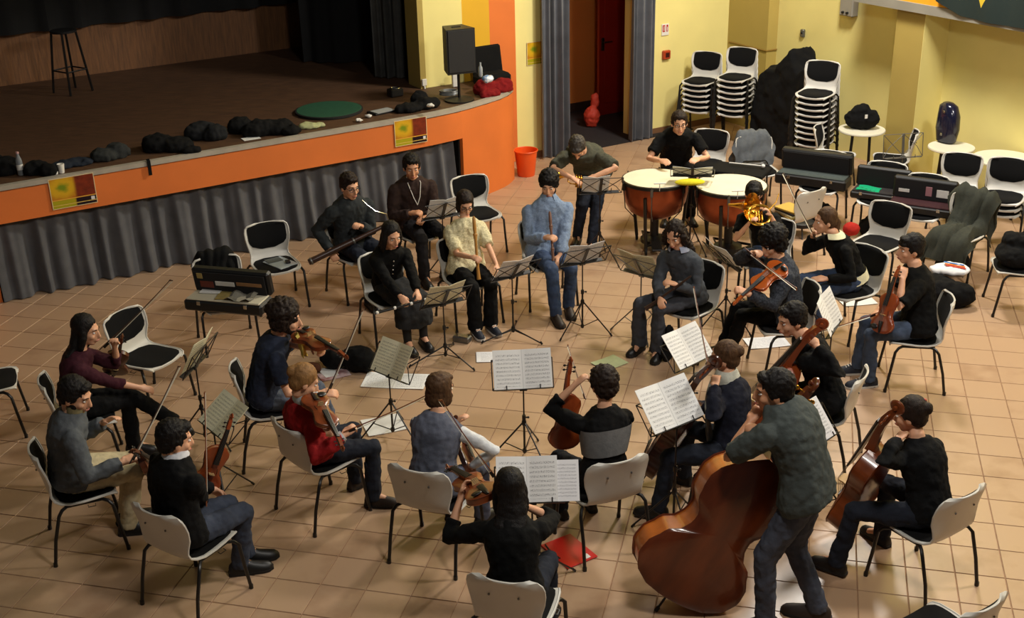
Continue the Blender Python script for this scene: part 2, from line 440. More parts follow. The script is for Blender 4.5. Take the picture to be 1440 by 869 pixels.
ribbon([(7.155, -13.25)]+[tuple(p) for p in cut], 0, 1.215, .05, M['orange'], 'fascia_panel')
wallbox('fascia_panel', -6, 1.45, -13.22, -13.171, 0, .856, M['orange'], stage)
E_ = np.array([(-6, -13.17)]+[tuple(p) for p in edge_f])
ribbon([(p[0], p[1]+.012) for p in E_], 1.212, 1.262, .075, M['strip'], 'edge_strip')
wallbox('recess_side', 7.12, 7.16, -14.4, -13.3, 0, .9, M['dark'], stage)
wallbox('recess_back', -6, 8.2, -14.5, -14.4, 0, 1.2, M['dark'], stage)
wallbox('opening_reveal', 7.19, 7.272, -14.78, -14.42, 1.255, TOPZ, M['ochre'], stage)  # shadow on the reveal is put into its olive colour
# stage house: back wall dado, black drapes, sides and unseen roof
wb = struct(wallbox('wall_stage_back', -6, 8.8, -18.2, -18.05, 1.255, 1.96, M['wainscot']))
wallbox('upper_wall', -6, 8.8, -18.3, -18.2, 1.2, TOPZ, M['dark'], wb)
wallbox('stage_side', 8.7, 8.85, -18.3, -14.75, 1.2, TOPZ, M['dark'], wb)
wallbox('unseen_stage_roof', -6.2, 8.85, -18.3, -14.75, 4.6, 4.75, M['dark'], wb)  # unseen roof, added to shade the stage
wallbox('unseen_proscenium_head', -6.2, 7.27, -14.78, -14.43, 3.7, TOPZ, M['yellow'], wb)  # unseen wall over the opening, added to keep light off the stage
def drape_mesh(p0, p1, z0, z1, amp, waves, seed, n=160, flare=0., bulge=None, th=.012, nv=8):
    """cloth hanging between two plan points with folds"""
    rg = np.random.default_rng(seed); p0 = np.array(p0, float); p1 = np.array(p1, float)
    L = np.linalg.norm(p1-p0); t = (p1-p0)/L; nn = np.array([t[1], -t[0]])
    u = np.linspace(0, 1, n); ph = rg.uniform(0, 6, 5); fr = waves*np.array([1, 1.37, .61, 2.1, .33]); am = np.array([1, .5, .7, .2, .6])
    G = np.zeros((n, nv, 3))
    for j in range(nv):
        v = j/(nv-1)
        off = sum(a*np.sin(2*math.pi*fq*u+q+.35*math.sin(3*v+q)) for a, fq, q in zip(am, fr, ph))/2*amp*(.55+.45*(1-v)+flare*(1-v))
        if bulge: off = off+bulge*(1-v)**1.5
        P = p0+np.outer(u, t*L)+off[:, None]*nn
        G[:, j, :2] = P; G[:, j, 2] = z0+(z1-z0)*v
    mb = MB(); mb.slab(G, th); return mb
def wxy(s, n): return W(s, n)[:2]
c = drape_mesh(wxy(1.46, -13.3), wxy(7.02, -13.3), .012, 1.0, .062, 25, 3, n=520, flare=.30, bulge=.14).build('stage_skirt', M['skirt'])
tag(c, 'charcoal pleated cloth skirt hanging below the orange stage front', 'curtain')
c = drape_mesh(wxy(-5.9, -17.9), wxy(6.9, -17.9), 1.96, 4.6, .09, 26, 5, n=260).build('stage_backdrop', M['black_drape'])
tag(c, 'black backdrop drape at the rear of the dark stage', 'curtain')
c = drape_mesh(wxy(6.55, -16.9), wxy(7.9, -15.8), 1.27, 4.6, .08, 5, 6, n=80).build('stage_leg_curtain', M['black_drape'])
tag(c, 'black side curtain in the right wing of the stage', 'curtain')
c = drape_mesh(wxy(6.95, -15.35), wxy(7.3, -15.1), 1.27, 4.6, .07, 3, 9, n=60).build('stage_wing_curtain', mat('dim_grey_drape', (58, 58, 56), .9, .2, 6))
tag(c, 'dim grey wing curtain beside the pale stage pillar', 'curtain')
for nm, a, b, sd, lab in (('left', 9.02, 9.47, 11, 'tall grey velvet curtain beside the orange waste bin at the doorway'), ('right', 10.55, 11.0, 12, 'tall grey velvet curtain between the red door and the exit sign')):
    c = drape_mesh(wxy(a, -14.33), wxy(b, -14.33), .015, 3.3, .075, 4.2, sd, n=110, flare=.25, th=.01, nv=10).build('door_curtain', M['drape']); tag(c, lab, 'curtain')
# ================================================================== CHAIRS
def chair_profile():
    P = [(.222, .418, .165), (.226, .437, .19), (.212, .451, .208), (.17, .456, .221), (.09, .452, .229), (0, .445, .231), (-.09, .443, .226), (-.15, .451, .213), (-.19, .474, .200), (-.212, .515, .196), (-.226, .565, .205), (-.240, .63, .222), (-.256, .70, .232), (-.272, .755, .232), (-.284, .792, .222), (-.29, .812, .195), (-.293, .820, .15)]
    return P
def shell_grid(nu=13, inset=0., v0=0, v1=17, lift=0.):
    P = chair_profile()[v0:v1]; G = np.zeros((nu, len(P), 3))
    for j, (y, z, w) in enumerate(P):
        back = min(1, max(0, (z-.47)/.12)); ww = w-inset
        for i in range(nu):
            t = -1+2*i/(nu-1); x = t*ww
            curve = abs(t)**2.6
            dz = -.012*(1-t*t)*(1-back)+ .006*curve*(1-back)
            dy = .045*curve*back*min(1, (z-.45)/.2)
            G[i, j] = (x, y+dy, z+dz)
    if lift:
        du = np.gradient(G, axis=0); dv = np.gradient(G, axis=1); n = np.cross(du, dv); n /= np.linalg.norm(n, axis=2, keepdims=True); G = G+n*lift
    return G
def pad_grid(zone, lift):
    """rounded pad following the shell"""
    P = np.array(chair_profile()); nu, nv = 11, 11
    if zone == 'seat': a, b, wmax = 1.5, 7.8, .205
    else: a, b, wmax = 9.9, 15.3, .205
    G = np.zeros((nu, nv, 3)); k = np.arange(len(P))
    for j in range(nv):
        t = a+(b-a)*j/(nv-1); y = np.interp(t, k, P[:, 0]); z = np.interp(t, k, P[:, 1])
        q = abs(-1+2*j/(nv-1)); w = min(wmax, np.interp(t, k, P[:, 2])-.022)*(1-q**5)**.35 if q < 1 else .06
        w = max(w, .07); back = min(1, max(0, (z-.47)/.12))
        for i in range(nu):
            s = -1+2*i/(nu-1); x = s*w; tt = x/np.interp(t, k, P[:, 2]); cv = abs(tt)**2.6
            G[i, j] = (x, y+.045*cv*back*min(1, (z-.45)/.2), z-.012*(1-tt*tt)*(1-back)+.006*cv*(1-back))
    du = np.gradient(G, axis=0); dv = np.gradient(G, axis=1); n = np.cross(du, dv); n /= np.linalg.norm(n, axis=2, keepdims=True)
    edge = np.zeros((nu, nv)); 
    for i in range(nu):
        for j in range(nv): edge[i, j] = min(1, min(i, nu-1-i, j, nv-1-j)/1.5)
    G = G-n*(.002+lift*edge[:, :, None])
    return G
_g = shell_grid()
mb = MB(); mb.slab(_g, -.009)
# rolled rim
rim = [_g[0, j] for j in range(17)]+[_g[i, 16] for i in range(1, 13)]+[_g[12, j] for j in range(15, -1, -1)]
rim2 = np.array(rim)+[0, -.001, -.004]; mb.tube(rim2, .0085, 6)
CH_SHELL = mb.mesh('shell', M['shell'])
def slab_pad(zone):
    G = pad_grid(zone, .016); mb = MB(); mb.slab(G, -.006 if False else .004); return mb.mesh(zone+'_pad', M['pad'])
CH_SEAT = slab_pad('seat'); CH_BACK = slab_pad('back')
def leg_path(sx, sy):
    fy = .235 if sy > 0 else -.265
    return [(sx*.205, .12 if sy > 0 else -.12, .425), (sx*.232, .155*sy, .418), (sx*.2495, .182*sy, .385), (sx*.253, fy*.88, .2), (sx*.259, fy, .012)]
CH_LEG = {}
for sx in (-1, 1):
    for sy in (-1, 1):
        mb = MB(); mb.tube(leg_path(sx, sy), .0125, 8); p = leg_path(sx, sy)[-1]; mb.tube([(p[0], p[1], .03), (p[0], p[1], 0)], .0155, 8); CH_LEG[sx, sy] = mb.mesh('leg', M['blackmetal'])
mb = MB()
for sx in (-1, 1): mb.tube([(sx*.205, .12, .425), (sx*.205, -.12, .425)], .0125, 8)
mb.tube([(-.205, .1, .425), (0, .1, .42), (.205, .1, .425)], .011, 8); mb.tube([(-.205, -.1, .425), (0, -.1, .42), (.205, -.1, .425)], .011, 8)
CH_FRAME = mb.mesh('seat_frame', M['blackmetal'])
mb = MB()
mb.ball((0, -.268, .70), (.008, .006, .008), nu=8, nv=5)
CH_BOLT = mb.mesh('rivet', M['steel'])
mb = MB(); mb.tube([(.222, .02, .41), (.245, .02, .405), (.245, .07, .405), (.222, .07, .41)], .003, 6); CH_HOOK = mb.mesh('link_hook', M['blackmetal'])
def chair(x, y, yawdeg, label, z=0., group=None, seat_only=False, name='chair', black=False):
    t = thing(name, label, 'chair', (x, y, z), R_(yawdeg), group)
    sh = obj('shell', CH_SHELL, t); obj('back_pad', CH_BACK, t); obj('seat_pad', CH_SEAT, t); obj('seat_frame', CH_FRAME, t)
    for k in CH_LEG: obj('leg', CH_LEG[k], t)
    obj('rivet', CH_BOLT, sh, (-.09, 0, 0)); obj('rivet', CH_BOLT, sh, (.09, 0, 0)); obj('link_hook', CH_HOOK, t)
    return t
CH = {
 'C1': (-.01, 6.07, 17, 'white plastic chair under the woman with long straight black hair, seen from behind'),
 'C2': (-.56, 7.30, 24, 'white plastic chair behind the woman in grey waistcoat, grey outer shell showing'),
 'C3': (.60, 7.36, -22, 'white plastic chair behind the person in black and grey striped jumper'),
 'C4': (2.71, 6.83, -33, 'white plastic chair under the cellist with red hair clips'),
 'C5': (3.54, 9.76, -80, 'white plastic chair under the black-shirted violinist holding his violin upright'),
 'C6': (3.25, 10.83, -122, 'white plastic chair under the young woman with white collar'),
 'C7': (2.45, 10.05, -95, 'white plastic chair under the curly-haired man playing an orange violin'),
 'C8': (2.42, 8.42, -62, 'white plastic chair under the cellist in black jumper, facing the violinists'),
 'C9': (1.58, 7.72, -58, 'white plastic chair under the woman with the grey fringed scarf'),
 'C10': (1.66, 10.52, -140, 'white plastic chair under the curly-haired woman in grey'),
 'C13': (.37, 11.775, 164, 'white plastic chair under the bearded man in blue shirt'),
 'C14': (-.425, 11.325, 153, 'white plastic chair under the woman in cream blouse'),
 'C15': (-1.17, 10.93, 154, 'white plastic chair under the flautist in black cardigan'),
 'C16': (-1.02, 12.72, 150, 'white plastic chair under the man in brown jumper with a lanyard'),
 'C17': (-1.63, 12.10, 146, 'white plastic chair under the man in glasses and grey cardigan'),
 'C18': (-1.95, 8.72, 80, 'white plastic chair under the bearded violinist in navy T-shirt'),
 'C19': (-1.45, 7.88, 48, 'white plastic chair under the blonde violinist in red jumper'),
 'C20': (-3.42, 8.62, 70, 'white plastic chair under the woman in burgundy top'),
 'C21': (-3.12, 7.56, 67, 'white plastic chair under the man in grey jumper and cream trousers'),
 'C22': (-2.17, 6.85, 32, 'white plastic chair under the man in black pullover with white collar'),
 'CH': (2.62, 11.62, -160, 'white plastic chair under the player hugging a brass horn'),
 'E1': (-3.20, 9.70, 120, 'empty white plastic chair beside the woman in burgundy top'),
 'E2': (-2.45, 11.86, 155, 'empty white plastic chair by the stage skirt with papers on its seat'),
 'E3': (-2.78, 10.90, 158, 'white plastic chair carrying the open violin case'),
 'E4': (-.37, 13.33, 157, 'empty white plastic chair behind the woman in cream blouse'),
 'E5': (-4.44, 9.27, 72, 'empty white plastic chair by itself behind the woman in burgundy'),
 'E7': (3.88, 12.06, -139, 'empty white plastic chair behind the young woman with white collar'),
 'E8': (5.28, 13.75, -152, 'empty white plastic chair in front of the round tables beside the column'),
 'E9': (5.55, 13.05, -151, 'topmost of the stacked chairs standing beside the larger round table'),
 'E9b': (5.55, 13.05, -151, 'middle of the stacked chairs standing beside the larger round table'),
 'E9c': (5.55, 13.05, -151, 'lowest of the stacked chairs standing beside the larger round table'),
 'E10': (4.80, 12.27, -135, 'white plastic chair draped with a grey-green coat'),
 'E11': (5.06, 11.30, -80, 'white plastic chair loaded with a dark bag beyond the striped shirt'),
 'E12': (4.30, 13.48, -150, 'white plastic chair holding open case with green cloth'),
 'E13': (4.22, 15.22, 115, 'white plastic chair pulled up to small round table with black bag'),
 'E14': (4.90, 15.04, -75, 'white plastic chair between small round table and the column'),
 'E16': (3.18, 12.95, -35, 'white plastic chair with its back turned, beside the timpani'),
 'E17': (3.12, 14.72, 175, 'white plastic chair with a grey denim jacket hung over its back'),
 'E18': (2.52, 15.06, -155, 'white plastic chair behind the timpanist, before the stacked chairs'),
 'E19': (3.75, 14.0, -150, 'white plastic chair under the long open black case with grey lining'),
 'E20': (4.127, 15.961, -150, 'white plastic chair at the foot of the tall stack beside black cover'),
 'E21': (4.62, 12.98, -150, 'white plastic chair under the open case with cards in its lid'),
 'E6': (2.42, 5.70, -33, 'empty white plastic chair behind the cellist with red hair clips'),
}
for k, (x, y, a, lab) in CH.items():
    z = {'E9': .15, 'E9b': .075}.get(k, 0.)
    dk = {'E9': .026, 'E9b': .013}.get(k, 0.)
    chair(x+dk*math.sin(R_(a)), y+dk*math.cos(R_(a)), a, lab, z, 'stacked chairs by the larger table' if k in ('E9', 'E9b', 'E9c') else 'white plastic chairs with black pads')
ORD = ['topmost', 'second from top', 'third from top', 'fourth from top', 'fifth from top', 'sixth from top', 'seventh from top', 'lowest']
def stack(x, y, a, n, dz, lab, grp, z0=0.):
    f = (math.sin(R_(a)), math.cos(R_(a)))
    for k in range(n): chair(x+f[0]*.013*k, y+f[1]*.013*k, a, f'{ORD[n-1-k]} chair in {lab}', z0+k*dz, grp)
stack(2.89, 17.88, -150, 6, .084, 'the stack nearest the fire alarm', 'stack of chairs nearest the fire alarm')
stack(3.36, 17.61, -150, 7, .088, 'the stack between fire-alarm stack and black cover', 'stack of chairs against the black cover')
stack(4.12, 15.95, -150, 8, .082, 'the stack on the column side of black cover', 'stack of chairs on column side of the cover', .10)

_cp = np.array(chair_profile())
def seat_press(me, k, sit=True, back=True):
    """cloth and body flatten where they press on the seat and the backrest of chair k"""
    x0, y0, a, _ = CH[k]; a = R_(a); f = np.array([math.sin(a), math.cos(a)]); r = np.array([f[1], -f[0]])
    co = np.empty(len(me.vertices)*3); me.vertices.foreach_get('co', co); co = co.reshape(-1, 3)
    d = co[:, :2]-[x0, y0]; ly = d@f; lx = d@r; z = co[:, 2]
    sy = _cp[1:9, 0][::-1]; zs = np.interp(ly, sy, _cp[1:9, 1][::-1])-.012*(1-np.clip(np.abs(lx)/.23, 0, 1)**2)+.014
    m = (np.abs(lx) < .236) & (ly > -.2) & (ly < .222) & (z > .34) & (z < zs); co[m, 2] = zs[m]
    # soften the step just before the front edge
    m = (np.abs(lx) < .236) & (ly >= .222) & (ly < .262) & (z > .34); zt = .455-(ly-.222)*2.2; m &= z < zt; co[m, 2] = zt[m]
    if back:
        z = co[:, 2]; w = np.interp(z, _cp[8:, 1], _cp[8:, 2]); yb = np.interp(z, _cp[8:, 1], _cp[8:, 0])+.045*np.clip(np.abs(lx)/w, 0, 1)**2.6*np.clip((z-.45)/.2, 0, 1)+.016
        m = (z > .474) & (z < .822) & (np.abs(lx) < w+.008) & (ly < yb) & (ly > yb-.16)
        dy = (yb-ly)[m]; co[m, :2] += dy[:, None]*f
    me.vertices.foreach_set('co', co.ravel()); me.update(); return me
# ================================================================== MUSIC STANDS AND SHEETS
def staff_material(name, paper, ink, nst=9, page2=True):
    m = bpy.data.materials.new(name); m.use_nodes = True; nt, N, L, b = nodes_of(m)
    uv = N.new('ShaderNodeUVMap'); sp = N.new('ShaderNodeSeparateXYZ'); L.new(uv.outputs[0], sp.inputs[0])
    def mth(op, a, bb=None, c=None):
        n = N.new('ShaderNodeMath'); n.operation = op
        for i, q in enumerate((a, bb, c)):
            if q is None: continue
            if isinstance(q, (int, float)): n.inputs[i].default_value = q
            else: L.new(q, n.inputs[i])
        return n.outputs[0]
    u, v = sp.outputs[0], sp.outputs[1]
    pu = mth('FRACT', mth('MULTIPLY', u, 2 if page2 else 1))
    inx = mth('MULTIPLY', mth('GREATER_THAN', pu, .09), mth('LESS_THAN', pu, .92))
    iny = mth('MULTIPLY', mth('GREATER_THAN', v, .06), mth('LESS_THAN', v, .92))
    vs = mth('FRACT', mth('MULTIPLY', v, nst)); band = mth('MULTIPLY', mth('GREATER_THAN', vs, .25), mth('LESS_THAN', vs, .75))
    line = mth('LESS_THAN', mth('FRACT', mth('MULTIPLY', vs, 8)), .22)
    nz = N.new('ShaderNodeTexNoise'); nz.inputs['Scale'].default_value = 60; nz.inputs['Detail'].default_value = 1; L.new(uv.outputs[0], nz.inputs['Vector'])
    notes = mth('GREATER_THAN', nz.outputs[0], .58)
    ink_f = mth('MULTIPLY', mth('MULTIPLY', inx, iny), mth('MULTIPLY', band, mth('MAXIMUM', mth('MULTIPLY', line, .55), mth('MULTIPLY', notes, .85))))
    fold = mth('LESS_THAN', mth('ABSOLUTE', mth('SUBTRACT', u, .5)), .004)
    mx = N.new('ShaderNodeMix'); mx.data_type = 'RGBA'; mx.inputs['A'].default_value = lin(paper); mx.inputs['B'].default_value = lin(ink)
    L.new(mth('MAXIMUM', ink_f, mth('MULTIPLY', fold, .4 if page2 else 0)), mx.inputs['Factor']); L.new(mx.outputs['Result'], b.inputs['Base Color'])
    b.inputs['Roughness'].default_value = .8
    return m
M['sheet_white'] = staff_material('white_sheet_music', (240, 240, 238), (90, 90, 96), 10)
M['sheet_cream'] = staff_material('cream_sheet_music', (226, 222, 190), (80, 76, 66), 11)
M['sheet_single'] = staff_material('single_sheet_music', (238, 238, 240), (110, 110, 120), 12, False)
M['paper'] = mat('plain_paper', (226, 226, 222), .8, .04, 20)
M['paper_green'] = mat('greenish_paper', (196, 206, 158), .8, .06, 20)
def sheet(center, yaw, tilt, w, h, m, label, fold=.02, roll=0., name='sheet_music', cat='sheet music', uvflip=False):
    """open booklet; faces its reader: yaw = direction the page faces, tilt from vertical (0 = upright, 90 = lying)"""
    G = np.zeros((13, 5, 3))
    for i in range(13):
        for j in range(5):
            x = -.5+i/12; y = -.5+j/4; bend = fold*(1-abs(2*x))**2*-1+fold*.4*abs(2*x)**2
            G[i, j] = (x*w, -bend, y*h)
    # local: x right for a viewer in front (page normal -y)
    Rm = rotz(-(yaw-math.pi)) @ rotx(-tilt) @ roty(roll); c = np.asarray(center, float)
    G2 = G.reshape(-1, 3) @ Rm.T
    t = obj(name, None) if False else None
    mb = MB(); mb.slab(G2.reshape(13, 5, 3), .003 if False else -.003, uv=True)
    o = mb.build(name, m, None, sharp=60, loc=c); tag(o, label, cat); return o
def stand(base, deskz, yaw, tilt, label, hub=.33, spread=.30, legrot=0., desk_w=.48, desk_h=.24, bw=.0045, polish='blackmetal', back=0., name='music_stand', roll=0.):
    """folding stand; yaw = direction the desk faces (towards its reader)"""
    mm = M[polish]; t = thing(name, label, 'music stand', (base[0], base[1], 0), 0.)
    mb = MB(); mb.tube([(0, 0, .06), (0, 0, deskz*.62)], .0095, 8); mb.tube([(0, 0, deskz*.6), (0, 0, deskz+.02)], .0065, 8); mb.build('pole', mm, t)
    kb = MB(); kb.lathe([(.015, -.02), (.016, .02)], 10, (0, 0, deskz*.6)); kb.tube([(0, 0, deskz*.6), (.03, 0, deskz*.6)], .006, 6); kb.ball((.034, 0, deskz*.6), .01, nu=8, nv=6); kb.build('clamp_knob', mm, t)
    for k in range(3):
        a = legrot+k*2*math.pi/3; d = np.array([math.sin(a), math.cos(a), 0]); lb = MB()
        top = np.array([0, 0, hub]); foot = d*spread+[0, 0, .012]
        lb.tube([top+d*.012, foot], .0068, 6); lb.tube([foot-d*.02+[0, 0, .02], foot+[0, 0, -.006]], .0095, 6)
        lg = lb.build('leg', mm, t)
        br = MB(); br.tube([d*.01+[0, 0, .075], top*.48+foot*.52], .0045, 6); br.build('brace', mm, lg)
    hb = MB(); hb.lathe([(.013, hub-.025), (.019, hub-.015), (.019, hub+.015), (.012, hub+.03)], 10); hb.build('hub', mm, t); h2 = MB(); h2.lathe([(.012, .055), (.017, .065), (.017, .09)], 10); h2.build('lower_hub', mm, t)
    # desk
    Rm = rotz(-(yaw-math.pi)) @ rotx(-tilt) @ roty(roll); o = np.array([0, 0, deskz])
    def P(x, z, y=0.): return Rm @ np.array([x, y, z])+o
    db = MB(); hw = desk_w/2; dh = desk_h
    db.box(P(0, dh/2+.02), (.032, .006, dh*.9), Rm, .001); db.box(P(0, .0, .0), (.06, .02, .03), Rm, .003)
    for z in (0.0, dh): db.tube([P(-hw, z), P(hw, z)], bw, 6)
    for sx in (-1, 1):
        db.tube([P(sx*hw, 0), P(sx*hw, dh)], bw, 6); db.tube([P(0, .02), P(sx*hw, dh)], bw, 6); db.tube([P(0, dh), P(sx*hw*.7, dh*.45), P(sx*hw, 0)], bw*.9, 6)
        db.tube([P(sx*hw*.55, 0), P(sx*hw*.55, 0, -.045), P(sx*hw*.55, .03, -.045)], bw, 6)
    db.box(P(0, -.004, -.02), (desk_w*.9, .045, .006), Rm, .001)
    db.build('desk', mm, t)
    def place(w, h, m, lab, x=0., fold=.02, roll2=0.):
        c = P(x, h/2+.002, -.034)+np.array([base[0], base[1], 0])
        return sheet(c, yaw, tilt, w, h, m, lab, fold, roll+roll2)
    return t, place
PI = math.pi
def S(base, z, yawdeg, tiltdeg, label, sh=None, **k):
    t, pl = stand(base, z, R_(yawdeg), R_(tiltdeg), label, **k)
    for q in (sh or []): pl(*q)
t_ = [
 # base, desk height, facing, tilt, label, sheets
 (at(738, 645)[:2], .63, 176, 32, 'black folding music stand with score in the middle of the circle', [(.46, .31, M['sheet_white'], 'open white score on the stand in the middle of the circle')], dict(legrot=.4)),
 ((.10, 6.80), .70, 180, 38, 'black music stand of the woman with straight black hair', [(.40, .30, M['sheet_white'], 'open score in front of the woman with straight black hair', -.03), (.2, .27, M['sheet_single'], 'loose white sheet sticking out behind the long-haired violist\'s score', .21, .0)], dict(legrot=.95, spread=.36)),
 (at(553, 615)[:2], .57, -138, 34, 'black music stand before the blonde violinist in red', [(.36, .29, M['sheet_cream'], 'cream score on stand before the blonde violinist in red', 0, .03)], dict(legrot=.2, roll=0)),
 (at(314, 705)[:2], .60, -128, 52, 'black music stand before the man in black pullover', [(.40, .30, M['sheet_cream'], 'open cream score before the man in black pullover')], dict(legrot=.7)),
 (at(290, 622)[:2], .70, -78, 28, 'black music stand of the woman in burgundy top', [(.36, .30, M['sheet_cream'], 'score seen edge-on before the woman in burgundy')], dict(legrot=.1)),
 (at(627, 508)[:2], .58, -28, 35, 'black wire music stand before the flautist', [(.36, .28, M['sheet_cream'], 'thick sheet music on the flautist\'s stand', 0, .02)], dict(legrot=.17, hub=.16, spread=.36)),
 (at(722, 474)[:2], .63, -30, 38, 'black wire music stand before the woman in cream blouse', [(.34, .27, M['sheet_white'], 'sheet music on stand before the woman in cream blouse')], dict(legrot=-2.0, hub=.09, spread=.34)),
 (at(819, 468)[:2], .73, -20, 34, 'black wire music stand before the man in blue shirt', [(.36, .27, M['sheet_white'], 'sheet music on stand before the man in blue shirt')], dict(legrot=-.17)),
 ((1.00, 12.86), .80, -5, 30, 'black wire music stand before the trumpeter', [(.30, .24, M['paper'], 'plain sheet on the trumpeter\'s stand', .05)], dict(legrot=.3)),
 (at(900, 470)[:2], .62, 40, 32, 'music stand before the curly-haired woman in grey', [(.40, .29, M['sheet_cream'], 'open book before the curly-haired woman in grey')], dict(legrot=.9, polish='steel')),
 ((2.09, 10.95), .68, 70, 40, 'black wire music stand before the curly-haired violinist', [(.40, .28, M['paper'], 'pale sheet on stand before the curly-haired violinist')], dict(legrot=.2)),
 ((1.46, 8.86), .66, 138, 42, 'black music stand of the woman with grey scarf', [(.42, .31, M['sheet_white'], 'broad white score before the woman with grey scarf')], dict(legrot=.3)),
 ((1.13, 7.48), .86, 145, 42, 'black music stand of the double bass player', [(.46, .33, M['sheet_white'], 'broad white score beside the double bass')], dict(legrot=.7)),
 ((2.20, 7.68), .58, 135, 38, 'music stand of the cellist with red hair clips', [(.32, .31, M['sheet_single'], 'white sheet before the cellist with red hair clips')], dict(legrot=.1)),
 ((2.70, 9.38), .70, 118, 26, 'music stand of the black-shirted violinist', [(.42, .31, M['sheet_white'], 'white sheet seen edge-on before the black-shirted violinist')], dict(legrot=.8)),
 ((4.76, 14.22), .72, 172, 8, 'empty grey wire music stand in front of the column', None, dict(legrot=.4, polish='steel', desk_w=.5, desk_h=.28)),
 ((2.055, 13.14), .88, 8, 52, 'black wire music stand over the timpani', [(.44, .2, M['paper'], 'pale sheet on the timpani stand')], dict(legrot=.5)),
 ((-.72, 12.35), .74, -25, 32, 'wire music stand before the man in brown jumper', [(.34, .27, M['paper'], 'pale sheet on stand before the man in brown jumper')], dict(legrot=.2)),
]
for b_0, z_, yw, tl, lab, sh, kw in t_: S(b_0, z_, yw, tl, lab, sh, **kw)
# ================================================================== PEOPLE
def cloth(name, rgb, var=.12, rough=.9, bump=.25, bscale=70, rgb2=None, vscale=25, sheen=.0): return mat(name, rgb if max(rgb) > 24 else tuple(int(q*.55) for q in rgb), rough, var, vscale, bump, bscale, sheen=sheen, rgb2=rgb2, spec=.22)
SKIN = {'a': mat('skin_light', (222, 168, 134), .5, .06, 9, .05, 200, spec=.4), 'b': mat('skin_tan', (204, 146, 110), .5, .07, 9, .05, 200, spec=.4)}
LIPS = mat('lips', (168, 92, 82), .45); EYEW = mat('eye_white', (222, 214, 206), .3); IRIS = mat('eye_iris', (38, 24, 16), .25)
HAIR = {'black': mat('black_hair', (20, 16, 15), .62, .35, 60, .5, 160, spec=.25, stretch=(1, 1, .2)), 'dark': mat('dark_brown_hair', (36, 25, 19), .62, .35, 60, .5, 160, spec=.25, stretch=(1, 1, .2)), 'brown': mat('brown_hair', (78, 54, 34), .62, .35, 60, .5, 160, spec=.25, stretch=(1, 1, .2)), 'blonde': mat('blonde_hair', (138, 100, 58), .6, .3, 60, .5, 160, spec=.3, stretch=(1, 1, .2)), 'grey': mat('greyish_hair', (60, 52, 44), .55, .3, 60, .6, 160)}
def ik(a, tgt, l1, l2, hint):
    a = np.asarray(a, float); tgt = np.asarray(tgt, float); d = tgt-a; L = np.linalg.norm(d); u = d/max(L, 1e-6)
    Lc = min(max(L, abs(l1-l2)+.02), (l1+l2)*.998); tgt = a+u*Lc
    x = (l1*l1-l2*l2+Lc*Lc)/(2*Lc); h = math.sqrt(max(l1*l1-x*x, 0)); hv = np.asarray(hint, float); hv = nrm(hv-u*(hv@u))
    return a+u*x+hv*h, tgt
def ring(c, xa, ya, rx, ry, k=16, p=2.3):
    t = np.linspace(0, 2*math.pi, k, endpoint=False); cs, sn = np.cos(t), np.sin(t)
    X = np.sign(cs)*np.abs(cs)**(2/p)*rx; Y = np.sign(sn)*np.abs(sn)**(2/p)*ry
    return c+X[:, None]*xa+Y[:, None]*ya
def hand_geo(mb, wrist, d, pn, side, sc=1., curl=.5):
    """d pointing, pn palm normal, side = direction of the thumb"""
    d = nrm(d); pn = nrm(pn-d*(np.asarray(pn)@d)); sd = np.cross(d, pn)
    if sd@np.asarray(side) < 0: sd = -sd
    w = np.asarray(wrist, float)
    mb.loft([ring(w+d*x*sc, sd, pn, a*sc, b*sc, 10) for x, a, b in ((-.02, .026, .021), (.012, .03, .019), (.05, .041, .016), (.085, .043, .015), (.1, .036, .010))])
    for off, ln, c0 in ((.031, .070, 0), (.0105, .078, .05), (-.0105, .072, .12), (-.031, .057, .2)):
        p = w+d*.088*sc+sd*off*sc; a = curl*.55+c0*.3; pts = [p-d*.015*sc, p]
        for k, fr in enumerate((.45, .32, .26)):
            dr = d*math.cos(a)+pn*math.sin(a)+sd*off*1.2*(1-curl*.6); p = p+nrm(dr)*ln*fr*sc; pts.append(p); a += curl*(1.0 if k == 0 else .7)
        mb.tube(pts, [.0105*sc, .0105*sc, .0098*sc, .009*sc, .008*sc], 7, rounded=True)
    p = w+d*.028*sc+sd*.03*sc; q = nrm(d*.62+sd*(.75-.3*curl)+pn*(.25+.35*curl)); r = nrm(d*.8+sd*(.25-.35*curl)+pn*(.35+.4*curl))
    mb.tube([p-q*.02*sc, p+q*.035*sc, p+q*.035*sc+r*.032*sc], [.014*sc, .0115*sc, .0095*sc], 7, rounded=True)
def head_frame(yaw, pitch=0., tilt=0.):
    f = np.array([math.sin(yaw)*math.cos(pitch), math.cos(yaw)*math.cos(pitch), math.sin(pitch)])
    x = np.array([math.cos(yaw), -math.sin(yaw), 0]); u = np.cross(x, f)
    x2 = x*math.cos(tilt)+u*math.sin(tilt); u2 = np.cross(x2, f)
    return np.stack([x2, f, u2], 1)
EYE_ME = None
def eye_mesh():
    global EYE_ME
    if EYE_ME is None:
        mb = MB(); mb.ball((0, 0, 0), (.0125, .0115, .0066), nu=12, nv=8); mb.ball((0, .0062, 0), (.0062, .0062, .0060), nu=10, nv=6, m=1); EYE_ME = mb.mesh('eye', [EYEW, IRIS])
    return EYE_ME
PEOPLE = []
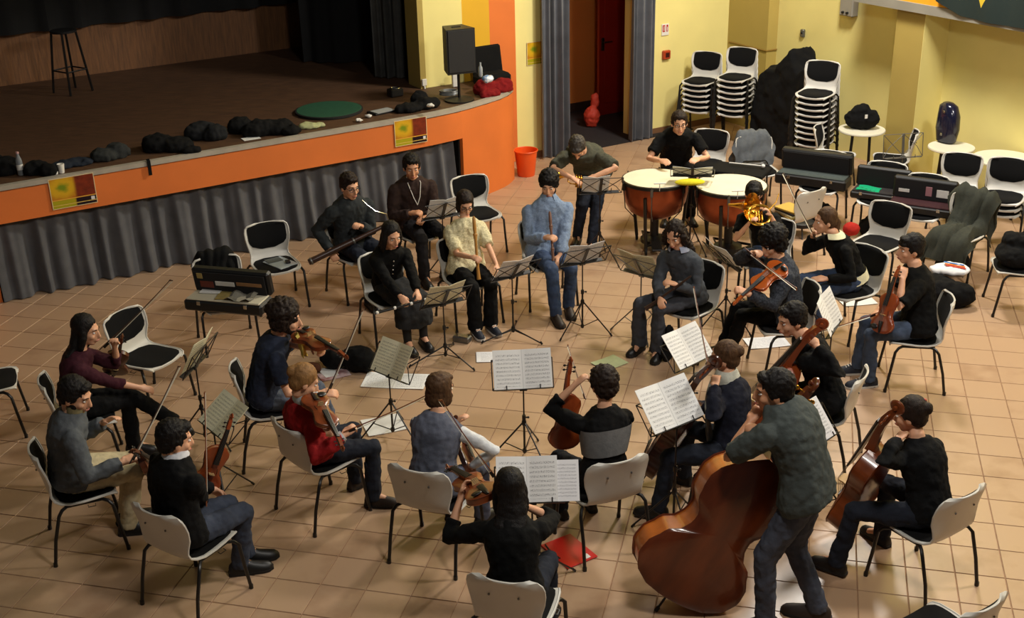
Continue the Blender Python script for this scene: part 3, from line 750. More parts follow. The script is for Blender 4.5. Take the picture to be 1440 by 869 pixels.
def person(label, hip, yaw, head, hyaw, hpitch=-10, htilt=0, cyaw=None, sc=1., fem=False, skin='a', shirt=None, sleeve='long', bag=.012, low=None, lowkind='trousers', shoes='black_shoe', hair=('short', 'dark'),
           rh=None, lh=None, rel=None, lel=None, rcurl=.8, lcurl=.8, rpn=None, lpn=None, ra=None, la=None, rk=None, lk=None, rfd=None, lfd=None, rfp=0., lfp=0., standing=False, neckw=1., flare=1., spinebow=.03, hem=0., rkp=None, lkp=None):
    global SEATED
    seat = SEATED; SEATED = None
    yaw = R_(yaw); cy = R_(cyaw) if cyaw is not None else yaw; hy = R_(hyaw)
    hip = np.asarray(hip, float); F = np.array([math.sin(yaw), math.cos(yaw), 0]); Rt = np.array([F[1], -F[0], 0])
    CF = np.array([math.sin(cy), math.cos(cy), 0]); CR = np.array([CF[1], -CF[0], 0])
    loc = lambda f, r, z: hip*[1, 1, 0]+F*f*sc+Rt*r*sc+[0, 0, z]
    hd = np.asarray(head, float); L = (.665 if not fem else .645)*sc; v = hd-hip; hd = hip+nrm(v)*min(max(np.linalg.norm(v), L*.93), L*1.02)
    sp = nrm(hd-hip); neck = hip+sp*.545*sc*L/.665; neck = neck-CF*.02*sc
    base = np.array([hip[0], hip[1], 0.])
    t = thing('person', label, 'person', base); B = lambda me, nm, m, par=t: obj(nm, setmat(shift(me, base), m), par)
    # torso rings
    wf = 1.10 if not fem else .94
    prof = [(-.10, .150, .105), (0, .168, .118), (.18, .158, .110), (.36, .150 if not fem else .138, .108), (.56, .158, .112), (.74, .172, .116), (.86, .154, .100), (.94, .104, .080), (1.0, .070, .062)]
    def tor(k, add, t0=-.2, t1=2, hemx=0.):
        rings = []
        for tt, rx, ry in prof:
            if tt < t0 or tt > t1: continue
            c = hip+(neck-hip)*tt-CF*spinebow*math.sin(math.pi*min(max(tt, 0), 1)); ax = nrm(Rt*(1-tt)+CR*tt) if tt > 0 else Rt
            ay = nrm(np.cross(ax, sp)) if True else CF
            g = 1+hemx*max(0, .35-tt)*2
            rings.append(ring(c, ax, -ay, (rx*k*wf*sc+add)*g, (ry*k*sc+add)*g, 18))
        return rings
    shc = hip+(neck-hip)*.845; sw = (.202 if not fem else .168)*sc
    SH = {1: shc+CR*sw, -1: shc-CR*sw}
    body = MB(); body.loft(tor(.9, -.006)); body.ball(hip, (.14*sc, .1*sc, .1*sc), frame(F))
    Hm = head_frame(hy, R_(hpitch), R_(htilt)); hs = (1.0 if not fem else .95)*(.5+.5*sc)*1.09
    P = lambda x, y, z: hd+Hm@(np.array([x, y, z])*hs)
    def hb(c, r, mb=body, **k): mb.ball(P(*c), np.array(r)*hs, Hm, **k)
    hb((0, -.012, .030), (.0745, .092, .085), nu=20, nv=14); hb((0, .016, -.028), (.061, .074, .086), nu=18, nv=12); hb((0, .050, -.092), (.033, .032, .026)); hb((0, .020, -.075), (.052, .055, .035))
    hb((0, .074, .028), (.050, .017, .014)); hb((0, .090, -.064), (.023, .013, .017))
    for sx in (-1, 1):
        hb((sx*.037, .056, -.030), (.023, .026, .024)); hb((sx*.077, -.008, -.012), (.011, .021, .033))
    body.tube([P(0, .086, .018), P(0, .103, -.012), P(0, .110, -.032), P(0, .096, -.042)], [.0085*hs, .0105*hs, .0145*hs, .010*hs], 8, rounded=True)
    body.tube([P(0, -.02, -.03), P(0, -.018, -.085), neck+[0, 0, .02], neck-sp*.06], np.array([.058, .052, .056, .064])*hs*neckw*(1 if not fem else .88), 12)
    # arms
    ARM = {}
    for s, tgt, el, pn, curl in ((1, rh, rel, rpn, rcurl), (-1, lh, lel, lpn, lcurl)):
        if tgt is None: tgt = loc(.30, s*.13, hip[2]+.12)
        el_ = np.asarray(el, float) if el is not None else (CR*s*.55-CF*.35+np.array([0, 0, -1.]))
        u1, u2 = (.285*sc, .255*sc); a = SH[s]-[0, 0, .045*sc]
        wr_t = np.asarray(tgt, float); e, wr = ik(a, wr_t, u1, u2, el_)
        ARM[s] = (a, e, wr); d = nrm(wr-e)
        body.tube([a, a*.5+e*.5, e, e*.55+wr*.45, wr], np.array([.044, .041, .036, .036, .0255])*sc*(1 if not fem else .88), 10, rounded=True)
        pnv = np.asarray(pn, float) if pn is not None else np.array([0, 0, -1.])-CR*s*.6
        if abs(nrm(pnv)@d) > .93: pnv = pnv+CF
        th = -CR*s*.4+np.array([0, 0, .6])+CF*.3
        hand_geo(body, wr, d, pnv, th, sc*(1 if not fem else .92), curl)
    # legs
    LEG = {}; thl, shl = (.43*sc, .42*sc)
    for s, an, kn, kp in ((1, ra, rk, rkp), (-1, la, lk, lkp)):
        hj = hip+Rt*s*.088*sc-[0, 0, .01]
        if an is None: an = loc(.44, s*.13, .09)
        kh = np.asarray(kn, float) if kn is not None else F*1.0+np.array([0, 0, .9])+Rt*s*.15
        k, an = ik(hj, an, thl, shl, kh)
        if kp is not None:
            k = hj+nrm(np.asarray(kp, float)-hj)*thl; an = np.asarray(ra if s > 0 else la, float); an = k+nrm(an-k)*shl
        if seat and an[2] < .2 and k[2] < .50:      # thigh lies on the seat, shin drops to the floor
            k = hj+nrm(np.array([k[0], k[1], .50])-hj)*thl; dz = min(k[2]-.09, shl*.999); hv = (an-k)*[1, 1, 0]; an = k+nrm(hv)*math.sqrt(shl**2-dz**2)-[0, 0, dz]
        LEG[s] = (hj, k, an)
        body.tube([hj, hj*.5+k*.5, k, k*.6+an*.4, an], np.array([.078, .066, .05, .046, .034])*sc, 10, rounded=True)
        fd = F if (rfd if s > 0 else lfd) is None else nrm((rfd if s > 0 else lfd)); body.tube([an, an+fd*.1-[0, 0, .045]], [.034, .026], 8, rounded=True)
    press = (lambda me: seat_press(me, seat)) if seat else (lambda me: me)
    bm = press(rem(body, .0088, 2, name='body')); B(bm, 'body', SKIN[skin])
    # clothes: top
    top = MB(); rr = tor(1.0, bag, -.2 if not hem else -.2, 2, hem); top.loft(rr)
    if hem: top.ball(hip+F*.02*sc, np.array([.175*wf, .135, .12])*sc*(1+hem*.3), frame(F))
    for s in (1, -1):
        a, e, wr = ARM[s]; ex = bag*.75
        if sleeve == 'none': top.ball(a, (.056*sc,)*3); continue
        pr = [(a, .060), (a*.5+e*.5, .057)]
        if sleeve == 'short': pr = [(a, .062), (a*.45+e*.55, .061), (a*.3+e*.7, .062)]
        elif sleeve == 'half': pr += [(a*.12+e*.88, .049)]
        elif sleeve == '34': pr += [(e, .047), (e*.55+wr*.45, .043)]
        else: pr += [(e, .052), (e*.5+wr*.5, .046), (e*.06+wr*.94, .037)]
        top.tube([q for q, _ in pr], [(r*(1 if not fem else .9)*sc+ex) for _, r in pr], 12, rounded=False)
        top.ball(a, (.054*sc*(1 if not fem else .92)+ex,)*3)
    B(press(rem(top, .012, 1, .021, .07, name='top', fine=(.009, .03))), 'top', shirt)
    # lower clothes
    lw = MB(); lw.ball(hip-[0, 0, .005], np.array([.172*wf*(1.04 if fem else 1), .13, .115])*sc, frame(F))
    for s in (1, -1):
        hj, k, an = LEG[s]
        if lowkind == 'skirt':
            continue
        lw.tube([hj, hj*.5+k*.5, k+nrm(k-(hj+an)/2)*.006, k*.55+an*.45, an+nrm(an-k)*.035], np.array([.098, .088, .073, .066*(.5+.5*flare), .062*flare])*sc, 12)
        lw.ball(k, (.073*sc,)*3)
    if lowkind == 'skirt':
        k0 = (LEG[1][1]+LEG[-1][1])/2; a0 = (LEG[1][2]+LEG[-1][2])/2; dn = nrm(a0-k0)
        lw.loft([ring(c, Rt, ya, rx*sc, ry*sc, 18) for c, ya, rx, ry in ((hip-F*.02, np.array([0, 0, 1.]), .17, .11), (hip*.5+k0*.5, np.array([0, 0, 1.]), .2, .1), (k0-F*.02+[0, 0, .0], nrm(F+[0, 0, 1.]), .205, .11), (k0+dn*.1, F, .20, .12), (k0+dn*.24, F, .20, .13))])
        st = MB()
        for s in (1, -1):
            hj, k, an = LEG[s]; st.tube([k, k*.5+an*.5, an], [.055, .048, .04], 10)
        B(st.mesh('tights', M['white']), 'tights', mat('black_tights', (18, 17, 18), .8))
    B(press(rem(lw, .012, 1, .020, .07, name=lowkind, fine=(.008, .03))), lowkind, low)
    # shoes
    for s, fd, fp in ((1, rfd, rfp), (-1, lfd, lfp)):
        hj, k, an = LEG[s]; f = F+Rt*s*.18 if fd is None else np.asarray(fd, float); f = nrm([f[0], f[1], 0]); x = np.array([f[1], -f[0], 0]); u = np.array([0, 0, 1.])
        if fp: f, u = f*math.cos(fp)+u*math.sin(fp), u*math.cos(fp)-f*math.sin(fp)
        o = an-u*.088*1.0; V = []
        k_ = (1. if not fem else .9)*sc
        for y, wd, hh in ((-.085, .022, .05), (-.078, .036, .075), (-.05, .043, .105), (.0, .046, .115), (.045, .048, .1), (.095, .053, .078), (.15, .054, .064), (.19, .047, .054), (.212, .028, .038), (.218, .010, .022)):
            rg = []
            for a in np.linspace(0, 2*math.pi, 14, endpoint=False):
                cs, sn = math.cos(a), math.sin(a); rg.append(o+f*y*k_+x*wd*k_*cs*(1 if sn > -.2 else .96)+u*(max(sn*hh, 0.0 if sn < 0 else 0) if sn >= 0 else 0.0))
            V.append(np.array(rg))
        sb = MB(); sb.loft(V); sh = B(sb.mesh('shoe', M['white']), 'shoe', M_SH[shoes][0])
        so = MB(); so.loft([np.array([o+f*y*k_+x*wd*1.06*k_*q+u*z for q, z in ((-1, -.004), (-1, .016), (1, .016), (1, -.004))]) for y, wd in ((-.09, .022), (-.075, .038), (0, .044), (.06, .05), (.15, .054), (.19, .047), (.221, .018))])
        B(so.mesh('sole', M['white'], sharp=40), 'sole', M_SH[shoes][1], sh)
        if shoes == 'sneaker':
            lb = MB()
            for q in range(4): lb.box(o+f*(.045+.022*q)*k_+u*(.098-.010*q), (.045, .008, .008), np.stack([x, f, u], 1), .002)
            B(lb.mesh('laces', M['white']), 'laces', M['white'], sh)
    # face
    Hm4 = Matrix(Hm.tolist()).to_4x4()
    for sx in (-1, 1):
        e = obj('eye', eye_mesh(), t); e.matrix_local = Matrix.Translation(Vector(P(sx*.0315, .0745, .004)-base)) @ Hm4 @ Matrix.Scale(hs, 4)
        eb = MB(); eb.tube([P(sx*.013, .0925, .027), P(sx*.032, .089, .034), P(sx*.053, .071, .026)], [.0022, .0032, .0018], 6); B(eb.mesh('eyebrow', M['white']), 'eyebrow', HAIR[hair[1] if hair[1] != 'grey' else 'dark'])
    lm = MB(); lm.tube([P(-.022, .093, -.064), P(-.008, .1015, -.061), P(0, .1025, -.062), P(.008, .1015, -.061), P(.022, .093, -.064)], [.002, .0055, .0055, .0055, .002], 6); B(lm.mesh('lips', M['white']), 'lips', LIPS)
    # hair
    style, hc = hair; hr = MB(); big = {'curly': 1.12, 'bigcurly': 1.2}.get(style, 1.0)
    def hh(c, r): hb(c, np.array(r)*big, hr, nu=16, nv=11)
    hh((0, -.026, .046), (.088, .099, .091)); hh((0, -.050, -.010), (.077, .064, .074))
    for sx in (-1, 1): hh((sx*.058, -.020, .018), (.032, .054, .056))
    if style in ('short', 'curly', 'bob', 'fringe'): hh((0, .046, .090), (.058, .040, .028))
    if style == 'fringe': hh((0, .066, .058), (.058, .028, .026))
    if style == 'bigcurly':
        hh((0, -.03, .07), (.105, .1, .075))
        for sx in (-1, 1): hh((sx*.07, -.03, .0), (.045, .06, .06))
    if style == 'bob':
        hh((0, -.045, -.05), (.082, .068, .075))
        for sx in (-1, 1): hh((sx*.068, .0, -.035), (.024, .045, .065))
    if style in ('long', 'longcurly'):
        wv = 1.25 if style == 'longcurly' else 1.
        for sx in (-1, 1): hr.tube([P(sx*.06, .0, .05), P(sx*.080*wv, .012, -.03), P(sx*.082*wv, .0, -.11), P(sx*.07*wv, -.02, -.19)], np.array([.03, .030*wv, .03*wv, .018])*hs, 8, rounded=True)
        b0 = neck-CF*.085*sc; dn = -sp
        hr.loft([ring(c, CR if i > 1 else Hm[:, 0], CF if i > 1 else Hm[:, 1], rx*hs*wv, ry*hs*wv, 14) for i, (c, rx, ry) in enumerate(((P(0, -.05, .03), .075, .05), (P(0, -.058, -.05), .085, .052), (P(0, -.055, -.12)*.6+b0*.4, .092, .048), (b0+dn*.02, .098, .04), (b0+dn*.13-CF*.012, .09, .034), (b0+dn*.22-CF*.012, .06, .02)))])
    if style == 'bun': hh((0, -.115, .045), (.042, .036, .042))
    if style == 'ponytail':
        hr.tube([P(0, -.09, .02), P(0, -.125, -.03), P(0, -.11, -.12), P(0, -.09, -.2)], np.array([.03, .034, .03, .014])*hs, 8, rounded=True)
    dsp, dsc = {'curly': (.03, .022), 'bigcurly': (.045, .028), 'longcurly': (.04, .03), 'bun': (.01, .03), 'long': (.010, .03), 'ponytail': (.01, .03), 'bob': (.014, .022), 'fringe': (.014, .02)}.get(style, (.020, .018))
    ho = B(rem(hr, .009, 1, dsp, dsc, name='hair', fine=(.008, .008) if style in ('short', 'curly', 'bigcurly', 'longcurly') else (.003, .012)), 'hair', HAIR[hc])
    info = dict(t=t, base=base, P=P, Hm=Hm, hs=hs, B=B, neck=neck, sp=sp, CF=CF, CR=CR, F=F, Rt=Rt, hip=hip, ARM=ARM, LEG=LEG, tor=tor, hd=hd, sc=sc, SH=SH)
    PEOPLE.append(info); return info
M_SH = {'black_shoe': (mat('black_shoe_leather', (18, 16, 15), .45, .1, 20), mat('dark_sole', (24, 20, 18), .7)), 'brown_shoe': (mat('brown_shoe', (46, 34, 27), .6, .1, 20), MATS['dark_sole']), 'sneaker': (mat('navy_sneaker', (32, 36, 48), .7, .1, 20), mat('white_sole', (208, 204, 196), .6)), 'grey_sneaker': (mat('grey_sneaker', (70, 70, 74), .7, .1, 20), MATS['white_sole'])}
def glasses(p):
    mb = MB()
    for sx in (-1, 1):
        a = np.linspace(0, 2*math.pi, 13); mb.tube([p['P'](sx*.034+.024*math.cos(q), .097-.006*abs(math.cos(q)), .003+.017*math.sin(q)) for q in a], .0028, 5, cap=False)
        mb.tube([p['P'](sx*.057, .09, .008), p['P'](sx*.076, .03, .01), p['P'](sx*.08, -.012, .006)], .0025, 5)
    mb.tube([p['P'](-.011, .1, .006), p['P'](.011, .1, .006)], .0025, 5)
    p['B'](mb.mesh('glasses', M['white']), 'glasses', M['blackplastic'])
def beard(p, hc='dark'):
    mb = MB(); b = lambda c, r: mb.ball(p['P'](*c), np.array(r)*p['hs'], p['Hm'], nu=14, nv=9)
    b((0, .046, -.094), (.040, .039, .030)); b((0, .024, -.080), (.0575, .056, .030)); b((0, .095, -.050), (.026, .010, .0055))
    for sx in (-1, 1): b((sx*.052, .012, -.055), (.014, .036, .034))
    p['B'](rem(mb, .0085, 2, .006, .02, name='beard'), 'beard', HAIR[hc])
def collar(p, m, w=.066, h=.05, open_=.4):
    """shirt collar standing round the neck"""
    mb = MB(); n = 20; G = np.zeros((n, 4, 3)); c = p['neck']+p['sp']*.0
    for i in range(n):
        a = open_+(2*math.pi-2*open_)*i/(n-1)
        d = p['CF']*math.cos(a)+p['CR']*math.sin(a)
        for j, (rr, zz) in enumerate(((w*1.5, -.015), (w*1.2, .02), (w, h), (w*1.0, h+.006))): G[i, j] = c+d*rr+p['sp']*zz+p['CF']*.012
    mb.slab(G, .006); p['B'](mb.mesh('collar', M['white']), 'collar', m)
HIPZ = .562
SEATED = None
def seat_hip(k, back=.055, side=0.):
    global SEATED
    SEATED = k
    x, y, a, _ = CH[k]; a = R_(a); f = np.array([math.sin(a), math.cos(a), 0]); r = np.array([f[1], -f[0], 0])
    return np.array([x, y, HIPZ])-f*back+r*side
def af(px, py, k, yaw, fwd):
    """point seen at a photo pixel, on the plane fwd metres before the hips of the person on chair k"""
    h = seat_hip(k); f = np.array([math.sin(R_(yaw)), math.cos(R_(yaw)), 0]); d = _R*(px-720)/FPX+_D*(py-434.5)/FPX+_fw; o = np.array([0, 0, CAM_H])
    t = (fwd+(h-o)@f)/(d@f) if abs(d@f) > .12 else (CAM_H-.8)/-d[2]
    p = o+d*t
    if not .3 < p[2] < 1.5: t = (CAM_H-min(max(p[2], .5), 1.25))/-d[2]; p = o+d*t
    return p
def cello_pose(h, yaw, sc, dt=(.60, 0.), ds=(.06, -.18), zs=1.30, kf=.40, kw=.25):
    """cello leaning on a seated player: tail, scroll, front, knees, ankles, fingering and bowing hands"""
    a = R_(yaw); F = np.array([math.sin(a), math.cos(a), 0]); Q = np.array([F[1], -F[0], 0]); b = np.array([h[0], h[1], 0])
    P = lambda f, r, z: b+F*f+Q*r+[0, 0, z]
    T, S2 = P(dt[0], dt[1], .22), P(ds[0], ds[1], zs); c = (dt[1]*.72+ds[1]*.28)
    return dict(T=T, S=S2, up=F*.9+np.array([0, 0, .45]), lkp=P(kf, c-kw, .50), rkp=P(kf, c+kw, .50), la=P(kf+.02, c-kw-.02, .09), ra=P(kf+.02, c+kw+.02, .09), lh=T*.2+S2*.8-Q*.06-F*.02, rh=P(dt[0]*.62, .26, .66))
CEL = {'scarf': cello_pose(seat_hip('C9', -.02), -62, .96), 'clips': cello_pose(seat_hip('C4', 0.), -40, .97, (.58, -.04), (.17, -.21)), 'black': cello_pose(seat_hip('C8', .02), -80, 1.)}
# where each string instrument is held: tail, scroll, direction its front faces, chair of its player
VI = {
 'burg': (np.array([-3.306, 9.109, .577]), np.array([-3.089, 8.821, 1.056]), (.034, -.85, -.526), 'C20'),
 'grey': (np.array([-2.658, 7.752, .434]), np.array([-2.608, 7.261, .902]), (.897, .35, .271), 'C21'),
 'pull': (np.array([-2.176, 7.281, 0.551]), np.array([-1.929, 7.402, 1.084]), (0.432, -0.902, 0.004), 'C22'),
 'navy': (np.array([-1.673, 8.647, 1.119]), np.array([-1.232, 8.241, 1.087]), (0.001, -0.077, 0.997), 'C18'),
 'red': (np.array([-1.425, 7.649, 1.089]), np.array([-1.149, 7.14, 0.933]), (0.258, -0.152, 0.954), 'C19'),
 'vest': (np.array([-0.284, 7.312, 0.49]), np.array([-0.431, 7.792, 0.82]), (0.831, -0.119, 0.544), 'C2'),
 'stripe': (np.array([.344, 7.588, .645]), np.array([.403, 7.695, 1.314]), (-.287, .95, -.126), 'C3'),
 'upright': (np.array([3.139, 9.463, 0.613]), np.array([3.313, 9.676, 1.146]), (-0.693, -0.562, 0.451), 'C5'),
 'orange': (np.array([2.383, 9.935, 1.076]), np.array([1.907, 9.673, 0.821]), (-0.188, -0.489, 0.852), 'C7'),
 'scarf': (np.array([1.028, 8.023, 0.21]), np.array([1.44, 7.632, 1.301]), (-0.796, 0.408, 0.447), 'C9'),
 'clips': (np.array([2.306, 7.247, 0.22]), np.array([2.446, 6.802, 1.358]), (-0.665, 0.664, 0.342), 'C4'),
 'black': (np.array([1.828, 8.504, 0.211]), np.array([2.331, 8.232, 1.3]), (-0.886, 0.139, 0.443), 'C8'),
 'bass': (np.array([0.984, 6.58, 0.131]), np.array([1.981, 6.821, 1.61]), (-0.073, 0.991, -0.113), None),
}
def grip(k, fr=.8, reach=.075):
    """wrist of a hand closed on the neck of instrument k"""
    t, c, u, ch = VI[k]; n = t*(1-fr)+c*fr; s0 = seat_hip(ch)+[0, 0, .40]; return n+nrm(s0-n)*reach
SEATED = None
denim = lambda n, c, **k: cloth(n, c, .22, .9, .3, 60, vscale=14)
JEANS = {'blue': denim('blue_jeans', (58, 72, 98)), 'dark': denim('dark_jeans', (32, 36, 46)), 'grey': denim('grey_blue_jeans', (88, 96, 110)), 'black': cloth('black_trousers', (20, 20, 22)), 'mid': denim('mid_jeans', (66, 78, 98))}

p = person('woman in burgundy top with long dark hair, one leg crossed, violin upright on lap', seat_hip('C20'), 74, at(122, 457, 1.20), 95, -12, cyaw=80, sc=.95, fem=True, skin='a', shirt=cloth('burgundy_knit', (60, 24, 34)), sleeve='34', low=JEANS['black'], shoes='black_shoe', hair=('long', 'black'),
    rh=at(197, 545, 0.64), lh=np.array([-3.15, 8.78, .985]), rcurl=.45, lcurl=1., ra=at(188, 612, .10), la=at(243, 590, .30), lk=(.9, .4, .7), lfd=(1, -.2, 0), lfp=-.2)
p = person('man in grey jumper and cream trousers holding a viola by its scroll', seat_hip('C21'), 67, at(106, 556, 1.20), 98, -22, cyaw=72, shirt=cloth('grey_jumper', (84, 88, 92)), bag=.02, low=cloth('cream_trousers', (196, 182, 146)), shoes='black_shoe', hair=('short', 'black'),
    rh=at(172, 650, 0.72), lh=at(146, 594, 0.84), rcurl=1.1, lcurl=.5, ra=at(152, 738, .09), la=at(172, 722, .09), hem=.15)
beard(p, 'black')
sv = MB(); sv.loft([ring(p['neck']+p['sp']*z+p['CF']*y, p['CR'], p['CF'], r, r*.85, 16) for z, r, y in ((-.03, .085, .02), (.02, .078, .02), (.05, .068, .012))], cap=False)
p['B'](sv.mesh('scarf', M['white']), 'scarf', cloth('khaki_scarf', (122, 112, 80)))
p = person('man in black pullover with white collar seen from behind, violin on knee', seat_hip('C22'), 40, at(246, 618, 1.2), 58, -14, cyaw=44, shirt=cloth('black_pullover', (17, 17, 19)), bag=.016, low=JEANS['dark'] if False else denim('slate_jeans', (60, 66, 80)), shoes='black_shoe', hair=('short', 'black'),
    rh=af(288, 712, 'C22', 40, 0.36), lh=af(300, 690, 'C22', 40, 0.42), rcurl=1., lcurl=.9, ra=at(338, 790, .09), la=at(356, 772, .09), rfd=(1, .25, 0), lfd=(1, .3, 0), hem=.1)
collar(p, cloth('white_collar', (206, 208, 214)), .058, .028)
p = person('bearded man in navy T-shirt with bushy dark hair resting his violin under chin', seat_hip('C18'), 80, at(404, 444, 1.22), 97, -6, cyaw=84, shirt=cloth('navy_tee', (38, 44, 60)), sleeve='short', bag=.018, low=JEANS['grey'], shoes='sneaker', hair=('bigcurly', 'dark'), skin='a',
    lh=grip('navy', 0.8), rh=at(452, 553, 0.66), lcurl=1., rcurl=.6, ra=at(522, 622, .09), la=at(520, 600, .09), rfd=(1, -.1, 0), lfd=(1, .1, 0), hem=.1)
beard(p, 'dark')
yc = MB(); G = np.zeros((8, 9, 3))
for i in range(8):
    for j in range(9):
        G[i, j] = at(417, 474, 1.12)+np.array([.02*math.sin(i*1.2+j*.4), -.05+.10*i/7, 0])+[.006*j, 0, .03-.19*j/8+.02*math.sin(i*.9)]
yc.slab(G, .006); tag(yc.build('cloth', cloth('yellow_cloth', (206, 182, 92))), 'yellow cloth tucked under the chin of the bearded violinist', 'cloth')
p = person('blonde woman in red jumper and white scarf playing violin', seat_hip('C19'), 56, at(428, 535, 1.18), 72, -28, htilt=8, cyaw=62, sc=.95, fem=True, shirt=cloth('red_jumper', (142, 24, 26)), bag=.028, low=JEANS['dark'], shoes='brown_shoe', hair=('bun', 'blonde'),
    lh=grip('red', 0.8), rh=at(483, 612, 0.84), lcurl=1., rcurl=1., lel=(.2, .4, -1), rel=(-.1, -.6, -.6), ra=at(514, 703, .09), la=at(500, 672, .09), rfd=(1, 0, 0), hem=.3)
sv = MB(); sv.loft([ring(p['neck']+p['sp']*z+p['CF']*y, p['CR'], p['CF'], r, r*.9, 18) for z, r, y in ((-.04, .095, .01), (.0, .105, .015), (.04, .095, .015), (.07, .072, .01))], cap=False)
p['B'](rem(sv, .02, 0, 0, name='scarf') if False else sv.mesh('scarf', M['white']), 'scarf', cloth('white_scarf', (196, 208, 212)))
cu = MB(); a, e, wr = p['ARM'][1]; cu.tube([e*.38+wr*.62, wr], [.044, .04], 12); p['B'](cu.mesh('cuff', M['white']), 'cuff', cloth('white_cuff', (216, 218, 220)))
tie = MB(); tie.lathe([(.02, -.008), (.026, 0), (.02, .008)], 12, p['P'](0, -.085, .045), frame(p['Hm'][:, 2], p['Hm'][:, 1])); p['B'](tie.mesh('hair_tie', M['white']), 'hair_tie', mat('pink_tie', (190, 120, 110), .7))
p = person('woman in grey waistcoat over white sleeves seen from behind', seat_hip('C2', .0), 26, at(620, 540, 1.19), 38, -10, cyaw=24, sc=.98, fem=True, shirt=cloth('grey_waistcoat', (92, 96, 110), .1), sleeve='none', bag=.024, low=cloth('grey_skirt_cloth', (84, 88, 104)), shoes='black_shoe', hair=('bob', 'brown'),
    rh=af(664, 655, 'C2', 26, 0.26), lh=af(640, 600, 'C2', 26, 0.3), rel=(.9, -.2, -.8), rcurl=.9, hem=.2)
for s in (1, -1):
    a, e, wr = p['ARM'][s]; q = MB(); q.tube([a, a*.5+e*.5, e, e*.5+wr*.5, wr*.95+e*.05], [.052, .05, .045, .041, .033], 12, rounded=True); p['B'](rem(q, .0125, 2, .014, .06, name='sleeve'), 'sleeve', MATS['white_cuff'])
cl = MB(); cl.tube([p['P'](-.03, -.098, .07), p['P'](0, -.112, .05), p['P'](.03, -.105, .03)], .008, 6); p['B'](cl.mesh('hair_clip', M['white']), 'hair_clip', M['brass'])
p = person('woman in black jumper with long straight black hair, back turned, playing viola', seat_hip('C1', .02), 10, at(716, 676, 1.2), -12, -14, cyaw=4, sc=.96, fem=True, shirt=cloth('black_top', (15, 15, 16)), bag=.02, low=JEANS['dark'], hair=('long', 'black'), sleeve='34',
    lh=af(648, 700, 'C1', 10, 0.34), rh=af(740, 712, 'C1', 10, 0.3), lel=(-.7, -.35, -1), rel=(.8, -.2, -.8), lcurl=.7, rcurl=1., lpn=(.6, .2, .6), hem=.15)
p = person('dark-haired person in black and grey striped jumper seen from behind', seat_hip('C3', .0), -22, at(849, 538, 1.19), -20, -16, cyaw=-20, sc=.97, fem=True, shirt=cloth('black_grey_stripe', (16, 16, 18)), sleeve='34', bag=.018, low=JEANS['dark'], hair=('curly', 'dark'),
    lh=np.array([.426, 7.586, 1.151]), rh=af(850, 560, 'C3', -22, 0.28), rcurl=1., lcurl=1., hem=.1)
STRIPE_P = p
p = person('woman in navy top with grey fringed scarf and tied-up hair, cello between her knees', seat_hip('C9', -.02), -62, at(1018, 490, 1.2), -70, -12, cyaw=-52, sc=.96, fem=True, shirt=cloth('navy_top', (24, 26, 38)), bag=.02, low=JEANS['dark'], hair=('bun', 'brown'), shoes='black_shoe',
    rcurl=.9, lcurl=1., hem=.15, lkp=CEL['scarf']['lkp'], rkp=CEL['scarf']['rkp'], la=CEL['scarf']['la'], ra=CEL['scarf']['ra'], lh=grip('scarf', 0.8), rh=CEL['scarf']['rh'])
SCARF_P = p
p = person('woman in black top with red hair clips playing cello', seat_hip('C4', .0), -40, at(1278, 572, 1.2), -58, -14, cyaw=-30, sc=.97, fem=True, shirt=cloth('black_jersey', (19, 20, 24)), bag=.016, low=JEANS['dark'], hair=('bun', 'dark'), shoes='black_shoe',
    lcurl=1., rcurl=1., hem=.12, lkp=CEL['clips']['lkp'], rkp=CEL['clips']['rkp'], la=CEL['clips']['la'], ra=CEL['clips']['ra'], lh=grip('clips', 0.76), rh=CEL['clips']['rh'])
for q in ((.03, -.095, .09), (.05, -.1, .05)):
    b = MB(); b.ball(p['P'](*q), (.014, .014, .01), nu=8, nv=6); p['B'](b.mesh('hair_clip', M['white']), 'hair_clip', mat('red_clip', (196, 30, 34), .4))
p = person('man in black jumper leaning over his cello', seat_hip('C8', .02), -80, at(1112, 446, 1.17), -102, -14, cyaw=-78, shirt=MATS['black_pullover'], bag=.02, low=JEANS['black'], hair=('short', 'black'),
    lcurl=.6, rcurl=.8, hem=.1, lkp=CEL['black']['lkp'], rkp=CEL['black']['rkp'], la=CEL['black']['la'], ra=CEL['black']['ra'], lh=grip('black', 0.8), rh=CEL['black']['rh'])
beard(p, 'dark') if False else None
p = person('man in black shirt and jeans holding his violin upright', seat_hip('C5', .02), -84, at(1280, 350, 1.2), -97, -4, cyaw=-84, sc=.98, shirt=MATS['black_top'], sleeve='half', bag=.024, low=JEANS['mid'], shoes='sneaker', hair=('fringe', 'black'),
    lh=grip('upright', 0.8), rh=at(1232, 440, 0.7), lel=(.1, -.6, -1), lcurl=1., rcurl=1., la=at(1222, 530, .09), ra=at(1203, 512, .09), lfd=(-1, -.1, 0), rfd=(-1, 0, 0), hem=.2)
p = person('young woman with white collar and black cardigan, chin near her bow hand', seat_hip('C6', .02), -112, at(1156, 302, 1.17), -97, -6, cyaw=-108, sc=.95, fem=True, shirt=MATS['black_top'], bag=.014, low=JEANS['blue'], shoes='black_shoe', hair=('ponytail', 'brown'),
    lh=af(1162, 392, 'C6', -112, 0.4), rh=af(1143, 332, 'C6', -112, 0.28), lel=(.2, -.5, -.9), lcurl=.3, rcurl=.9, la=at(1160, 455, .1), ra=at(1120, 440, .1), hem=.0)
collar(p, cloth('cream_collar', (222, 216, 180)), .085, .03, .7)
